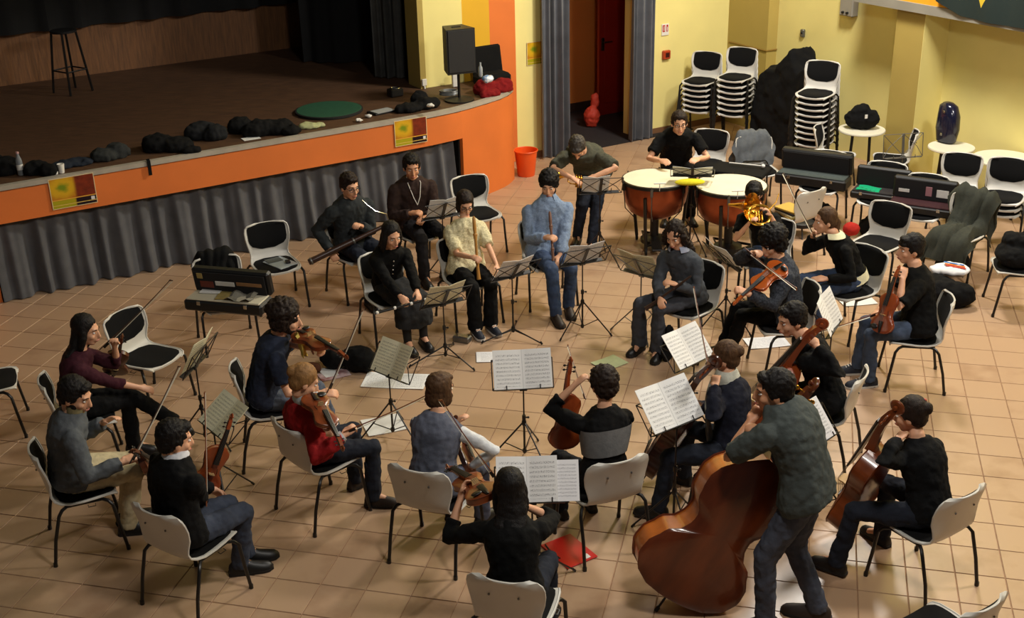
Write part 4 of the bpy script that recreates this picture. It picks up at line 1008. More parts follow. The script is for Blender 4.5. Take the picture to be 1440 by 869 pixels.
wb_ = MB(); wb_.loft([r_ for r_ in p['tor'](1.0, .030, -.05, .3)], cap=False); p['B'](wb_.mesh('blouse_hem', M['white']), 'blouse_hem', MATS['cream_collar'])
p = person('curly-haired man in charcoal jacket playing an orange violin', seat_hip('C7', .02), -96, at(1086, 342, 1.2), -118, -22, cyaw=-100, shirt=cloth('charcoal_jacket', (40, 44, 52), .35, rgb2=(58, 62, 70), vscale=60), bag=.022, low=JEANS['black'], hair=('bigcurly', 'black'), skin='a',
    lh=grip('orange', 0.82), rh=np.array([2.14, 10.09, 1.13]), lel=(-.2, -.5, -1), rel=(.1, .6, -.4), lcurl=1., rcurl=.9, la=at(1000, 490, .1), ra=at(985, 478, .1), hem=.15)
p = person('player in black top hugging a brass horn', seat_hip('CH', .05), -170, at(1058, 266, 1.2), -172, -22, cyaw=-175, sc=.93, fem=True, shirt=MATS['black_top'], sleeve='short', low=JEANS['blue'], hair=('fringe', 'black'),
    rh=np.array([2.36, 11.42, .92]), lh=np.array([2.58, 11.42, 1.0]), rcurl=.8, lcurl=.9, ra=np.array([2.44, 11.30, .10]), la=np.array([2.66, 11.28, .10]))
p = person('woman in grey suit with long curly hair looking down at her lap', seat_hip('C10', .0), -150, at(949, 330, 1.16), -152, -26, cyaw=-150, sc=.95, fem=True, shirt=cloth('grey_suit', (70, 74, 80)), bag=.018, low=cloth('grey_suit_trousers', (66, 68, 74)), shoes='black_shoe', hair=('longcurly', 'dark'),
    rh=af(928, 420, 'C10', -150, 0.42), lh=af(950, 400, 'C10', -150, 0.33), rcurl=.8, lcurl=.8, ra=at(905, 468, .1), la=at(948, 470, .1), flare=1.3, hem=.15)
collar(p, cloth('pale_blue_collar', (150, 156, 176)), .064, .03, .6)
p = person('timpanist in black T-shirt and glasses leaning on his drums', np.array([2.03, 14.28, .74]), -178, at(956, 168, 1.35), 180, -6, cyaw=178, shirt=MATS['black_top'], sleeve='short', bag=.02, low=JEANS['black'], hair=('short', 'dark'),
    rh=at(929, 226, .92), lh=at(982, 224, .92), rcurl=.4, lcurl=.4, rel=(-.6, .6, -.4), lel=(.7, .6, -.4), ra=np.array([1.9, 14.1, .09]), la=np.array([2.2, 14.1, .09]))
glasses(p)
p = person('man in olive T-shirt and jeans standing bent over his trumpet', np.array([.98, 13.62, .86]), 185, at(812, 207, 1.26), -168, -62, cyaw=-172, shirt=cloth('olive_tee', (74, 74, 62)), sleeve='half', bag=.03, low=JEANS['dark'], hair=('short', 'grey'), shoes='black_shoe',
    rh=at(804, 250, .96), lh=at(836, 248, .96), rel=(-1, .1, .2), lel=(1, .1, .3), rcurl=.9, lcurl=.9, ra=at(812, 330, .09), la=at(832, 342, .09), rk=(0, -1, .2), lk=(0, -1, .2), hem=.15, spinebow=.09)
p = person('bearded man in blue shirt and jeans holding a wooden recorder', seat_hip('C13', -.01), 170, at(772, 259, 1.22), 188, -18, cyaw=172, shirt=cloth('blue_striped_shirt', (112, 130, 158), .08, rgb2=(132, 150, 176), vscale=90), bag=.018, low=JEANS['blue'], hair=('curly', 'black'), shoes='brown_shoe',
    rh=af(768, 334, 'C13', 170, 0.27), lh=af(786, 368, 'C13', 170, 0.36), rcurl=1.1, lcurl=.6, ra=at(789, 446, .09), la=at(800, 428, .09), rk=(.2, -1, .8), lk=(.3, -.9, .8), rfd=(.25, -1, 0), lfd=(.1, -1, 0), hem=.25)
beard(p, 'black'); collar(p, MATS['blue_striped_shirt'], .064, .035, .5)
p = person('woman in cream lace blouse and glasses holding a long wooden recorder', seat_hip('C14'), 155, at(654, 281, 1.18), 163, -22, cyaw=160, sc=.95, fem=True, shirt=cloth('cream_lace', (196, 184, 140), .16, rgb2=(222, 212, 176), vscale=70), sleeve='half', bag=.03, low=JEANS['black'], hair=('bob', 'dark'), shoes='sneaker',
    rh=af(664, 362, 'C14', 155, 0.29), lh=af(704, 386, 'C14', 155, 0.42), rcurl=1.1, lcurl=.4, ra=at(672, 460, .09), la=at(686, 456, .09), rfd=(.4, -1, 0), lfd=(.5, -.9, 0), flare=1.3, hem=.2)
glasses(p)
p = person('flautist in black cardigan and charcoal skirt with long dark hair', seat_hip('C15'), 152, at(551, 327, 1.17), 148, -16, cyaw=150, sc=.95, fem=True, shirt=MATS['black_top'], bag=.014, low=cloth('charcoal_skirt', (44, 45, 47)), lowkind='skirt', hair=('long', 'black'), shoes='black_shoe',
    rh=at(568, 424, 0.64), lh=at(590, 420, 0.64), rcurl=.9, lcurl=.9, ra=at(588, 480, .09), la=at(596, 474, .09), rfd=(.5, -1, 0), lfd=(.5, -1, 0))
bt = MB()
bts = [p['neck']+p['CF']*.118-p['sp']*(.14+.055*q)+p['CR']*.01 for q in range(4)]
for q in bts: bt.ball(q, .009, nu=8, nv=6)
p['B'](bt.mesh('buttons', M['white']), 'buttons', M['chrome'])['kind'] = 'stuff'
p = person('man in brown jumper with a white lanyard sitting against the stage skirt', seat_hip('C16'), 150, at(579, 235, 1.22), 168, -10, cyaw=160, shirt=cloth('brown_jumper', (50, 36, 32)), bag=.02, low=cloth('dark_trousers', (30, 28, 30)), hair=('short', 'black'), skin='b',
    rh=af(578, 300, 'C16', 150, 0.27), lh=af(598, 306, 'C16', 150, 0.33), rcurl=.9, lcurl=.5, hem=.15)
ly = MB()
for s in (1, -1): ly.tube([p['neck']+p['CR']*s*.06+p['sp']*.01, p['neck']+p['CR']*s*.07+p['CF']*.09-p['sp']*.05, p['neck']+p['CR']*s*.035+p['CF']*.155-p['sp']*.2, p['neck']+p['CF']*.165-p['sp']*.29], .0045, 6)
p['B'](ly.mesh('lanyard', M['white']), 'lanyard', M['white'])
p = person('man in glasses and dark grey cardigan holding a bassoon', seat_hip('C17'), 140, at(492, 262, 1.22), 142, -10, cyaw=146, shirt=cloth('dark_grey_cardigan', (46, 50, 52)), bag=.02, low=denim('navy_trousers', (34, 38, 48)), hair=('short', 'dark'), skin='a',
    rh=af(464, 352, 'C17', 140, 0.06), lh=af(508, 318, 'C17', 140, 0.27), rcurl=.9, lcurl=.9, rel=(-.8, .2, -.8), hem=.15)
glasses(p)
p = person('double bass player in dark grey T-shirt standing with one elbow on his bass', np.array([1.79, 6.46, .955]), -62, at(1088, 550, 1.57), -84, -6, cyaw=-52, sc=1.06, shirt=cloth('dark_grey_tee', (68, 74, 72)), sleeve='half', bag=.03, low=denim('charcoal_jeans', (70, 74, 86)), hair=('short', 'black'), skin='b', shoes='brown_shoe',
    lh=at(1056, 592, 1.36), lel=(-.9, -.2, -.9), rh=at(1066, 606, 1.34), rel=(.5, .6, -.6), lcurl=1.1, rcurl=1., la=at(1076, 868, .09), ra=at(1150, 852, .09), lk=(-.8, .1, .1), rk=(-.6, .4, .1), lfd=(-1, -.1, 0), rfd=(-.8, .3, 0), hem=.2, spinebow=.05)
BASS_P = p
# ================================================================== INSTRUMENTS
def varnish(n, c, c2): return mat(n, c, .28, .12, 9, 0, 40, coat=.35, stretch=(1, .25, 1), rgb2=c2)
WOOD = {'orange': varnish('orange_varnish', (176, 78, 24), (196, 98, 36)), 'brown': varnish('brown_varnish', (112, 50, 22), (132, 66, 30)), 'dark': varnish('dark_varnish', (74, 36, 20), (92, 46, 26)), 'red': varnish('red_varnish', (128, 52, 22), (150, 70, 30)), 'bass': varnish('bass_varnish', (84, 34, 14), (108, 48, 20))}
EBONY = mat('ebony', (20, 16, 15), .35); HAIRW = mat('bow_hair', (226, 220, 200), .6); BOWW = mat('bow_stick_wood', (120, 66, 34), .35); BOWD = mat('dark_bow_stick', (62, 38, 26), .4)
VO = [(0, .0), (.006, .07), (.03, .165), (.09, .245), (.18, .288), (.26, .278), (.325, .235), (.345, .236), (.40, .185), (.5, .163), (.60, .178), (.645, .205), (.665, .20), (.72, .212), (.80, .236), (.88, .222), (.95, .15), (.985, .075), (1.0, .0)]
BO = [(0, .0), (.004, .09), (.025, .20), (.08, .295), (.17, .345), (.26, .335), (.335, .285), (.352, .292), (.40, .215), (.47, .178), (.54, .178), (.60, .225), (.618, .245), (.635, .238), (.70, .252), (.76, .255), (.83, .228), (.90, .165), (.96, .085), (1.0, .03)]
VDIM = {'violin': (.355, .030, .60), 'viola': (.41, .038, .68), 'cello': (.755, .115, 1.23), 'bass': (1.12, .20, 1.80)}
VCACHE = {}
def viol_parts(kind):
    if kind in VCACHE: return VCACHE[kind]
    Bl, h, T = VDIM[kind]; O = BO if kind == 'bass' else VO
    half = []
    K = np.array(O); t = np.linspace(0, 1, 61)
    yy = []; xx = []
    seg = np.r_[0, np.cumsum(np.hypot(np.diff(K[:, 0]), np.diff(K[:, 1])))]; q = np.linspace(0, seg[-1], 44)
    yy = np.interp(q, seg, K[:, 0]); xx = np.interp(q, seg, K[:, 1])
    loop = np.array([(x, y) for x, y in zip(xx, yy)]+[(-x, y) for x, y in zip(xx[::-1][1:-1], yy[::-1][1:-1])])*Bl
    cen = np.array([0, .5*Bl])
    def L(sc, z): p = (loop-cen)*sc+cen; return np.column_stack([p, np.full(len(p), z)])
    def inset(d, z):
        n = len(loop); T_ = np.roll(loop, -1, 0)-np.roll(loop, 1, 0); nn = np.column_stack([T_[:, 1], -T_[:, 0]]); nn /= np.maximum(np.linalg.norm(nn, axis=1, keepdims=True), 1e-9)
        return np.column_stack([loop+nn*d, np.full(n, z)])
    ov = .012*Bl; ar = .04*Bl
    ribs = MB(); ribs.loft([inset(-.004*Bl, -h/2), inset(-.004*Bl, h/2)], cap=False)
    R_me = ribs.mesh('ribs', M['white'], sharp=50)
    def plate(sg):
        mb = MB(); rings = [inset(.0, sg*(h/2)), inset(ov*.6, sg*(h/2+.004*Bl)), inset(0, sg*(h/2+.010*Bl)), L(.90, sg*(h/2+.016*Bl)), L(.7, sg*(h/2+.03*Bl)), L(.4, sg*(h/2+.04*Bl)), L(.12, sg*(h/2+.042*Bl))]
        mb.loft(rings if sg > 0 else rings, True)
        return mb.mesh('top_plate' if sg > 0 else 'back_plate', M['white'], sharp=50)
    zt = h/2+.03*Bl
    nk = MB(); nl = T-Bl-.11*Bl*1.2
    nz = h/2+.02*Bl; head = T-.30*Bl
    w0 = .045*Bl if kind != 'bass' else .036*Bl
    nk.loft([np.array([(-w0*a, y, z0), (-w0*a*.7, y, z0-d), (w0*a*.7, y, z0-d), (w0*a, y, z0)]) for y, a, z0, d in ((Bl*.97, 1.1, nz+.02*Bl, h*.8), (Bl*1.02, 1.0, nz+.015*Bl, .075*Bl), (Bl*1.2, .9, nz+.01*Bl, .06*Bl), (head, .8, nz, .055*Bl))])
    fb = MB(); fz = nz+.022*Bl
    fb.loft([np.array([(-w*Bl, y, z), (0, y, z+.012*Bl), (w*Bl, y, z), (w*Bl, y, z-.014*Bl), (-w*Bl, y, z-.014*Bl)]) for y, w, z in ((.66*Bl, .06, fz+.07*Bl), (.97*Bl, .052, fz+.035*Bl), (head, .036, fz))])
    sc = MB(); px = head; s_ = Bl*(.9 if kind != 'bass' else .62)
    # pegbox and scroll
    sc.loft([np.array([(-w*s_, y, z+d*s_), (w*s_, y, z+d*s_), (w*s_, y, z-d*s_), (-w*s_, y, z-d*s_)]) for y, w, z, d in ((px-.02*s_, .036, nz-.02*s_, .04), (px+.08*s_, .04, nz-.035*s_, .045), (px+.19*s_, .036, nz-.06*s_, .036), (px+.23*s_, .034, nz-.075*s_, .03))])
    a = np.linspace(0, 4.2*math.pi, 40); cy, cz = px+.27*s_, nz-.07*s_
    pts = [(0, cy+math.cos(q+math.pi*.9)*.055*s_*(1-q/17), cz+math.sin(q+math.pi*.9)*.055*s_*(1-q/17)) for q in a]
    sc.tube(pts, [s_*(.03-.011*i/39) for i in range(40)], 8, ell=(1.25, .7), hint=(1, 0, 0)); sc.tube([(-.045*s_, cy, cz), (.045*s_, cy, cz)], .022*s_, 10)
    pegs = []
    for k in range(4):
        sgn = 1 if k % 2 else -1; y = px+(.03+.045*k)*s_; z = nz-(.03+.008*k)*s_; mb = MB()
        mb.tube([(-sgn*.05*s_, y, z), (sgn*.08*s_, y, z)], .010*s_, 8); mb.ball((sgn*.105*s_, y, z), (.03*s_, .024*s_, .01*s_), nu=10, nv=6); pegs.append(mb.mesh('peg', M['white']))
    by = .44*Bl; bz = h/2+.042*Bl; bt = bz+.095*Bl
    br = MB(); br.loft([np.array([(-w*Bl, by-d*Bl, z), (w*Bl, by-d*Bl, z), (w*Bl, by+d*Bl, z), (-w*Bl, by+d*Bl, z)]) for w, z, d in ((.06, bz-.005*Bl, .012), (.05, bz+.04*Bl, .01), (.058, bz+.08*Bl, .006), (.04, bt, .005))])
    tp = MB(); tp.loft([np.array([(-w*Bl, y*Bl, z), (0, y*Bl, z+.012*Bl), (w*Bl, y*Bl, z), (w*Bl, y*Bl, z-.01*Bl), (-w*Bl, y*Bl, z-.01*Bl)]) for y, w, z in ((.0, .022, h/2+.025*Bl), (.1, .04, h/2+.052*Bl), (.28, .058, h/2+.075*Bl))])
    strs = []
    for k in range(4):
        o = (k-1.5)/1.5; mb = MB(); mb.tube([(o*.04*Bl, .28*Bl, h/2+.075*Bl), (o*.04*Bl, by, bt+.003*Bl), (o*.026*Bl, head, fz+.012*Bl)], .0035*Bl if kind in ('violin', 'viola') else .0022*Bl, 5); strs.append(mb.mesh('string', M['white']))
    fh = []
    for sx in (-1, 1):
        mb = MB(); ff = [(.10, .36), (.085, .345), (.095, .37), (.112, .43), (.105, .50), (.092, .53), (.105, .545)]
        mb.tube([(sx*x*Bl, y*Bl, h/2+.0335*Bl) for x, y in ff], .007*Bl, 6); fh.append(mb.mesh('f_hole', M['white']))
    VCACHE[kind] = dict(ribs=R_me, top=plate(1), back=plate(-1), neck=nk.mesh('neck', M['white']), fb=fb.mesh('fingerboard', M['white']), scroll=sc.mesh('scroll', M['white']), pegs=pegs, bridge=br.mesh('bridge', M['white']), tail=tp.mesh('tailpiece', M['white']), strs=strs, fh=fh)
    return VCACHE[kind]
def use(me, m, cache={}):
    k = (me.name, m.name)
    if k not in cache: c = me.copy(); setmat(c, m); cache[k] = c
    return cache[k]
def viol(kind, tail, scroll, up, wood, label, name=None, pin=0., cat=None):
    tail = np.asarray(tail, float); d = nrm(np.asarray(scroll, float)-tail); Fm = frame(d, up)
    # frame: x = y cross hint ; want z = up side
    t = thing(name or {'bass': 'double_bass'}.get(kind, kind), label, cat or {'bass': 'double bass'}.get(kind, kind), tail)
    t.rotation_euler = Matrix(Fm.tolist()).to_euler()
    p = viol_parts(kind); m = WOOD[wood]; Bl, h, T = VDIM[kind]
    obj('ribs', use(p['ribs'], m if kind != 'bass' else varnish('bass_rib_varnish', (160, 80, 22), (182, 100, 34))), t); tp = obj('top_plate', use(p['top'], m), t); obj('back_plate', use(p['back'], m), t); obj('neck', use(p['neck'], m), t)
    obj('fingerboard', use(p['fb'], EBONY), t); sc = obj('scroll', use(p['scroll'], m), t); obj('bridge', use(p['bridge'], mat('maple', (196, 160, 104), .5)), t); obj('tailpiece', use(p['tail'], EBONY), t)
    for q in p['pegs']: obj('peg', use(q, M['brass'] if kind == 'bass' else (EBONY if kind != 'cello' else WOOD['red'])), sc)
    for q in p['strs']: obj('string', use(q, M['steel']), t)
    for q in p['fh']: obj('f_hole', use(q, EBONY), tp)
    if kind in ('violin', 'viola'):
        c = MB(); c.ball((-.055*1, .045, h/2+.022), (.036, .024, .009)); c.build('chin_rest', EBONY, t)
    if pin:
        c = MB(); c.tube([(0, .02, 0), (0, -pin, 0)], .008 if kind == 'bass' else .005, 8); c.tube([(0, -pin-.005, 0), (0, -pin+.03, 0)], .014, 8); c.lathe([(.03, -.02), (.02, .01)], 12, (0, 0, 0), rotx(math.pi/2)); c.build('endpin', M['blackmetal'], t)
    return t
def bow(frog, tip, label, m=None, ln=.74, side=(0, 0, 1)):
    frog = np.asarray(frog, float); d = nrm(np.asarray(tip, float)-frog); Fm = frame(d, side)
    t = thing('bow', label, 'bow', frog); t.rotation_euler = Matrix(Fm.tolist()).to_euler()
    b = MB(); y = np.linspace(-.03, ln, 9); b.tube([(0, q, .018-.012*math.sin(math.pi*min(max(q/ln, 0), 1))) for q in y], np.linspace(.0048, .0033, 9), 7); b.loft([np.array([(-.004, ln-.012, .022), (.004, ln-.012, .022), (.003, ln+.008, -.002), (-.003, ln+.008, -.002)]), np.array([(-.004, ln+.004, .022), (.004, ln+.004, .022), (.003, ln+.014, -.002), (-.003, ln+.014, -.002)])]); b.build('stick', m or BOWW, t)
    f = MB(); f.box((0, .03, .006), (.012, .05, .022), None, .002); f.build('frog', EBONY, t)
    hr = MB(); hr.box((0, ln/2+.02, -.003), (.009, ln-.03, .0022)); hr.build('bow_hair', HAIRW, t); return t
def woodwind(a, b, prof, m, label, name, rings=(), ringm=None, keys=(), cat=None, bell=None):
    """turned instrument from a (mouthpiece) to b"""
    a = np.asarray(a, float); d = nrm(np.asarray(b, float)-a); Fm = frame(d, (0, 0, 1)); t = thing(name, label, cat or name.replace('_', ' '), a); t.rotation_euler = Matrix(Fm.tolist()).to_euler()
    Q = rotx(-math.pi/2); mb = MB(); mb.lathe(prof, 14, (0, 0, 0), Q); mb.build('tube', m, t)
    for z, r in rings:
        k = MB(); k.lathe([(r*.8, z-.012), (r, z-.006), (r, z+.006), (r*.8, z+.012)], 14, (0, 0, 0), Q); k.build('ring', ringm or m, t)
    for z, r in keys:
        k = MB(); k.lathe([(.009, r-.002), (.009, r+.004), (.004, r+.006)], 10, (0, z, 0)); k.build('key', M['chrome'], t)
    return t
# strings around the circle
viol('violin', *VI['burg'][:3], 'dark', 'dark violin upright on the lap of the woman in burgundy')
bow(at(146, 490, .98), at(220, 417, 1.32), 'bow raised by the woman in burgundy top', BOWD, .74)
viol('viola', *VI['grey'][:3], 'dark', 'viola held by its scroll by the man in grey jumper')
bow(at(187, 648, .74), at(246, 530, 1.15), 'bow held by the man in grey jumper', BOWD, .74)
viol('violin', *VI['pull'][:3], 'red', 'reddish violin on the knee of the man in black pullover')
bow(at(291, 706, .70), at(289, 592, 1.15), 'upright bow of the man in black pullover', BOWW, .72)
viol('violin', *VI['navy'][:3], 'brown', 'brown violin under the chin of the man in navy T-shirt')
bow(at(464, 548, .68), at(494, 476, 1.02), 'bow resting in the lap hand of man in navy T-shirt', BOWD, .66)
viol('violin', *VI['red'][:3], 'brown', 'violin played by the blonde woman in red jumper')
bow(at(490, 608, .86), at(580, 567, 1.02), 'bow drawn by the blonde woman in red jumper', BOWW, .72)
viol('violin', *VI['vest'][:3], 'dark', 'violin resting on the lap of the woman in grey waistcoat')
bow(at(694, 672, .66), at(648, 607, 1.05), 'bow slanting over the lap of woman in grey waistcoat', BOWW, .72)
viol('viola', at(688, 700, 1.08), at(688, 700, 1.08)+np.array([-.42, .88, -.2]), (-.15, -.1, 1), 'brown', 'viola played by the woman with straight black hair')
viol('viola', *VI['stripe'][:3], 'red', 'viola held upright by the person in striped jumper')
bow((.50, 7.66, 1.0), at(790, 462, 1.10), 'bow pointing up from the person in striped jumper', BOWW, .72)
viol('cello', *VI['scarf'][:3], 'dark', 'dark cello of the woman with grey scarf', pin=.2)
bow(at(996, 518, 1.0), at(979, 425, 1.32), 'upright bow of the woman with grey scarf', BOWW, .72)
viol('cello', *VI['clips'][:3], 'brown', 'cello played by the woman with red hair clips', pin=.2)
viol('cello', *VI['black'][:3], 'red', 'reddish cello under the man in black jumper', pin=.2)
viol('violin', *VI['upright'][:3], 'red', 'violin held upright by the man in black shirt')
bow(at(1232, 443, .72), at(1165, 464, .62), 'bow pointing sideways from the man in black shirt', BOWW, .72)
bow(af(1145, 335, 'C6', -112, .30), at(1117, 278, 1.22), 'bow held near the chin of young woman with white collar', BOWD, .74)
viol('violin', *VI['orange'][:3], 'orange', 'bright orange violin of the curly-haired man')
bow((2.075, 10.05, 1.165), (2.446, 9.566, .965), 'bow across the orange violin', BOWW, .60)
bow(at(978, 415, .70), at(990, 545, .2), 'long bow leaning beside the stand of the woman in grey', BOWW, .74) if False else None
# double bass: back and bouts turned to the hall
viol('bass', *VI['bass'][:3], 'bass', 'large varnished double bass leaning against its player', pin=.155)
# winds
boxw = mat('boxwood', (176, 126, 60), .35, .12, 20, stretch=(1, .3, 1)); darkw = mat('dark_rosewood', (54, 34, 26), .35, .15, 20)
woodwind(af(773, 297, 'C13', 170, .20), af(778, 366, 'C13', 170, .40), [(.006, 0), (.014, .02), (.017, .1), (.013, .14), (.018, .16), (.013, .2), (.011, .36), (.016, .38), (.013, .42), (.017, .5)], mat('pearwood', (112, 76, 58), .4, .1, 20), 'slim wooden recorder held by the man in blue shirt', 'recorder', [(.15, .02), (.38, .019)])
woodwind(af(666, 304, 'C14', 155, .20), af(674, 402, 'C14', 155, .36), [(.007, 0), (.016, .02), (.019, .12), (.014, .17), (.020, .19), (.014, .24), (.0125, .42), (.019, .45), (.014, .5), (.02, .6), (.022, .62)], boxw, 'long pale wooden recorder held by the woman in cream blouse', 'recorder', [(.18, .023), (.45, .022)])
woodwind(at(526, 441, .62), at(604, 420, .66), [(.012, 0), (.013, .02), (.0125, .3), (.0115, .62), (.0115, .64)], mat('black_flute', (24, 22, 22), .3), 'dark transverse flute with pale rings across the flautist\'s lap', 'flute', [(.03, .0165), (.2, .016), (.36, .016), (.5, .016)], M['white'], [(.27, .012), (.31, .012), (.43, .012)])
woodwind(af(972, 388, 'C10', -150, .30), af(914, 430, 'C10', -150, .46), [(.006, 0), (.010, .02), (.011, .2), (.012, .4), (.02, .5), (.024, .52)], darkw, 'dark slender woodwind across the lap of the woman in grey', 'oboe', [(.2, .014)])
BS_A, BS_B = af(548, 314, 'C17', 140, .36), af(440, 366, 'C17', 140, .10)
bs = woodwind(BS_A, BS_B, [(.018, 0), (.022, .03), (.024, .4), (.032, .44), (.034, .85), (.036, .9), (.03, .93)], darkw, 'dark bassoon with curved silver crook across the man in glasses', 'bassoon', [(.42, .038), (.9, .04)], M['steel'])
# silver crook (part of the bassoon)
cr = MB(); P0 = Matrix(frame(nrm(BS_B-BS_A)).tolist()); o0 = BS_A
def loc_(q): return np.array(P0.inverted() @ Vector(q-o0))
cr.tube([loc_(BS_A+[0, 0, .01]), loc_(af(543, 301, 'C17', 140, .36)), loc_(af(528, 297, 'C17', 140, .33)), loc_(af(516, 288, 'C17', 140, .27)), loc_(af(509, 281, 'C17', 140, .24))], [.007, .006, .005, .0045, .004], 8); cr.build('crook', M['chrome'], bs)
# trumpet
ta, tb = at(787, 246, .97), at(838, 254, .95)
t = thing('trumpet', 'brass trumpet held low by the man in olive T-shirt', 'trumpet', ta); Fm = frame(tb-ta); t.rotation_euler = Matrix(Fm.tolist()).to_euler(); L_ = .48
mb = MB(); mb.lathe([(.062, 0), (.06, .004), (.04, .02), (.024, .05), (.014, .1), (.008, .2), (.006, .3)], 18, (0, 0, 0), rotx(-PI/2), cap=False); mb.build('bell', M['brass'], t)
mb = MB(); mb.tube([(0, .28, 0), (0, .36, 0), (0, .40, -.02), (0, .40, -.06), (0, .36, -.08), (0, .14, -.08), (0, .10, -.06), (0, .10, -.02), (0, .13, .0)], .0065, 8); mb.build('tubing', M['brass'], t)
mb = MB(); mb.tube([(.012, .13, -.08), (.012, .48, -.02)], .005, 8); mb.build('leadpipe', M['brass'], t)
mb = MB(); mb.lathe([(.006, 0), (.009, .05), (.013, .06)], 10, (.012, .48, -.02), rotx(-PI/2)); mb.build('mouthpiece', M['chrome'], t)
for k in range(3): mb = MB(); mb.lathe([(.011, -.11), (.011, .01), (.005, .015), (.005, .035), (.009, .037)], 12, (0, .2+.028*k, 0)); mb.build('valve', M['brass'], t)
# horn
hc = np.array([2.46, 11.40, 1.02]); t = thing('horn', 'coiled brass horn with flared bell held by the player in black', 'horn', hc); t.rotation_euler = Matrix(frame((0, -.75, .65), (0, .6, .7)).tolist()).to_euler()
mb = MB(); a = np.linspace(0, 2.2*2*PI, 60); mb.tube([(.115*math.cos(q)*(1-.012*q), .012*math.sin(3*q), .115*math.sin(q)*(1-.012*q)) for q in a], .011, 8); mb.build('coil', M['brass'], t)
mb = MB(); mb.lathe([(.14, 0), (.125, .01), (.085, .04), (.05, .09), (.03, .15), (.018, .22), (.013, .28)], 22, (.06, -.02, .1), rotz(.5)@rotx(1.2)@roty(.3), cap=False); mb.build('bell', M['brass'], t)
for k in range(3): mb = MB(); mb.tube([(-.03+.03*k, -.02, -.05), (-.03+.03*k, -.02, .05)], .011, 10); mb.tube([(-.03+.03*k, -.03, -.06), (-.03+.03*k, -.06, -.03), (-.03+.03*k, -.05, .03)], .005, 6); mb.build('valve', M['brass'], t)
mb = MB(); mb.tube([(-.1, 0, .05), (-.17, .03, .12), (-.2, .06, .2)], [.008, .006, .005], 8); mb.build('leadpipe', M['brass'], t)
# timpani
copper = mat('copper', (150, 78, 48), .3, .2, 6, metal=.8); skinm = mat('drum_skin', (226, 218, 192), .55, .05, 6); chromed = M['steel']
def timpano(c, r, label):
    t = thing('timpano', label, 'timpani', (c[0], c[1], 0)); H = .82
    b = MB(); b.lathe([(.06, H-.44), (.18, H-.43), (.29*r/.37, H-.36), (r*.93, H-.25), (r*.985, H-.14), (r*.99, H-.03)], 36); b.build('bowl', copper, t)
    b = MB(); b.lathe([(r*.99, H-.035), (r*1.03, H-.03), (r*1.03, H+.005), (r*.985, H+.012)], 36, cap=False); b.build('hoop', M['blackmetal'], t)
    b = MB(); b.lathe([(r*.995, H-.005), (r*.99, H+.008), (r*.9, H+.010), (.02, H+.010)], 36); b.build('drum_head', skinm, t)
    for k in range(6):
        a = k*PI/3+.3; d = np.array([math.cos(a), math.sin(a), 0]); b = MB(); b.box(d*r*1.03+[0, 0, H-.05], (.03, .03, .09), rotz(a), .004); b.tube([d*r*1.045+[0, 0, H], d*r*1.045+[0, 0, H+.02]], .008, 6); b.tube([d*r*1.03+[0, 0, H-.08], d*r*.98+[0, 0, H-.3], d*.26+[0, 0, H-.42]], .006, 6); b.build('tension_rod', M['blackmetal'] if k % 2 else chromed, t)
    for k in range(3):
        a = k*2*PI/3+.1; d = np.array([math.cos(a), math.sin(a), 0]); b = MB(); b.tube([d*r*1.0+[0, 0, H-.12], d*r*.92+[0, 0, .34], d*r*.8+[0, 0, .06]], .02, 8); g = b.build('leg', M['blackmetal'], t)
        b = MB(); b.lathe([(.045, -.012), (.045, .012)], 14, d*r*.8+[0, 0, .045], roty(PI/2)@rotx(0)); b.build('caster', M['rubber'], g)
    b = MB(); b.lathe([(.05, H-.43), (.05, .14), (.16, .11), (.16, .07)], 16); b.tube([(r*.75, 0, .1), (-.3*r, r*.65, .1), (-.3*r, -r*.65, .1), (r*.75, 0, .1)], .016, 8); b.build('base', M['blackmetal'], t)
    b = MB(); b.box((.0, -r*.62, .09), (.12, .2, .025), rotx(.2), .006); b.build('pedal', M['blackplastic'], t)
    b = MB(); b.tube([(0, -r*1.02, H-.02), (0, -r*1.02, H+.06)], .005, 6); b.box((0, -r*1.02, H+.065), (.13, .02, .012), None, .002); b.build('tuning_gauge', M['white'], t)
    return t
timpano(at(922, 249, .84), .375, 'copper timpano on the doorway side, with pale drum head')
timpano(at(1028, 258, .84), .40, 'larger copper timpano beside the horn player')
# ================================================================== SMALLER THINGS
def zat(b, row):
    lo, hi = -1., 5.
    for _ in range(50):
        m = (lo+hi)/2
        if to_px((b[0], b[1], m))[1] > row: lo = m
        else: hi = m
    return (lo+hi)/2
def sn(p): p = np.asarray(p); return p[:2]@S_, p[:2]@N_
STZ = 1.257
def heap(name, label, cat, blobs, m, vox=.016, disp=.05, dsc=.09, smooth=1, floor_z=None, parent=None):
    """soft crumpled thing: blobs = (centre, radii, yaw)"""
    mb = MB()
    for c, r, a in blobs: mb.ball(c, r, rotz(-a), nu=16, nv=10)
    me = rem(mb, vox, smooth, disp, dsc, name=name, fine=(disp*.25, dsc*.4))
    if floor_z is not None:
        co = np.empty(len(me.vertices)*3); me.vertices.foreach_get('co', co); co = co.reshape(-1, 3); co[:, 2] = np.maximum(co[:, 2], floor_z); me.vertices.foreach_set('co', co.ravel()); me.update()
    setmat(me, m); b = np.asarray(blobs[0][0], float); 
    o = obj(name, shift(me, b), parent, b); return tag(o, label, cat) if label else o
def spread(px, z, rx, ry, rz, yaw=None):
    """blob on a surface at height z seen at pixel px"""
    p = at(px[0], px[1], z+rz*.5); return (p, (rx, ry, rz), AX-PI/2 if yaw is None else yaw)
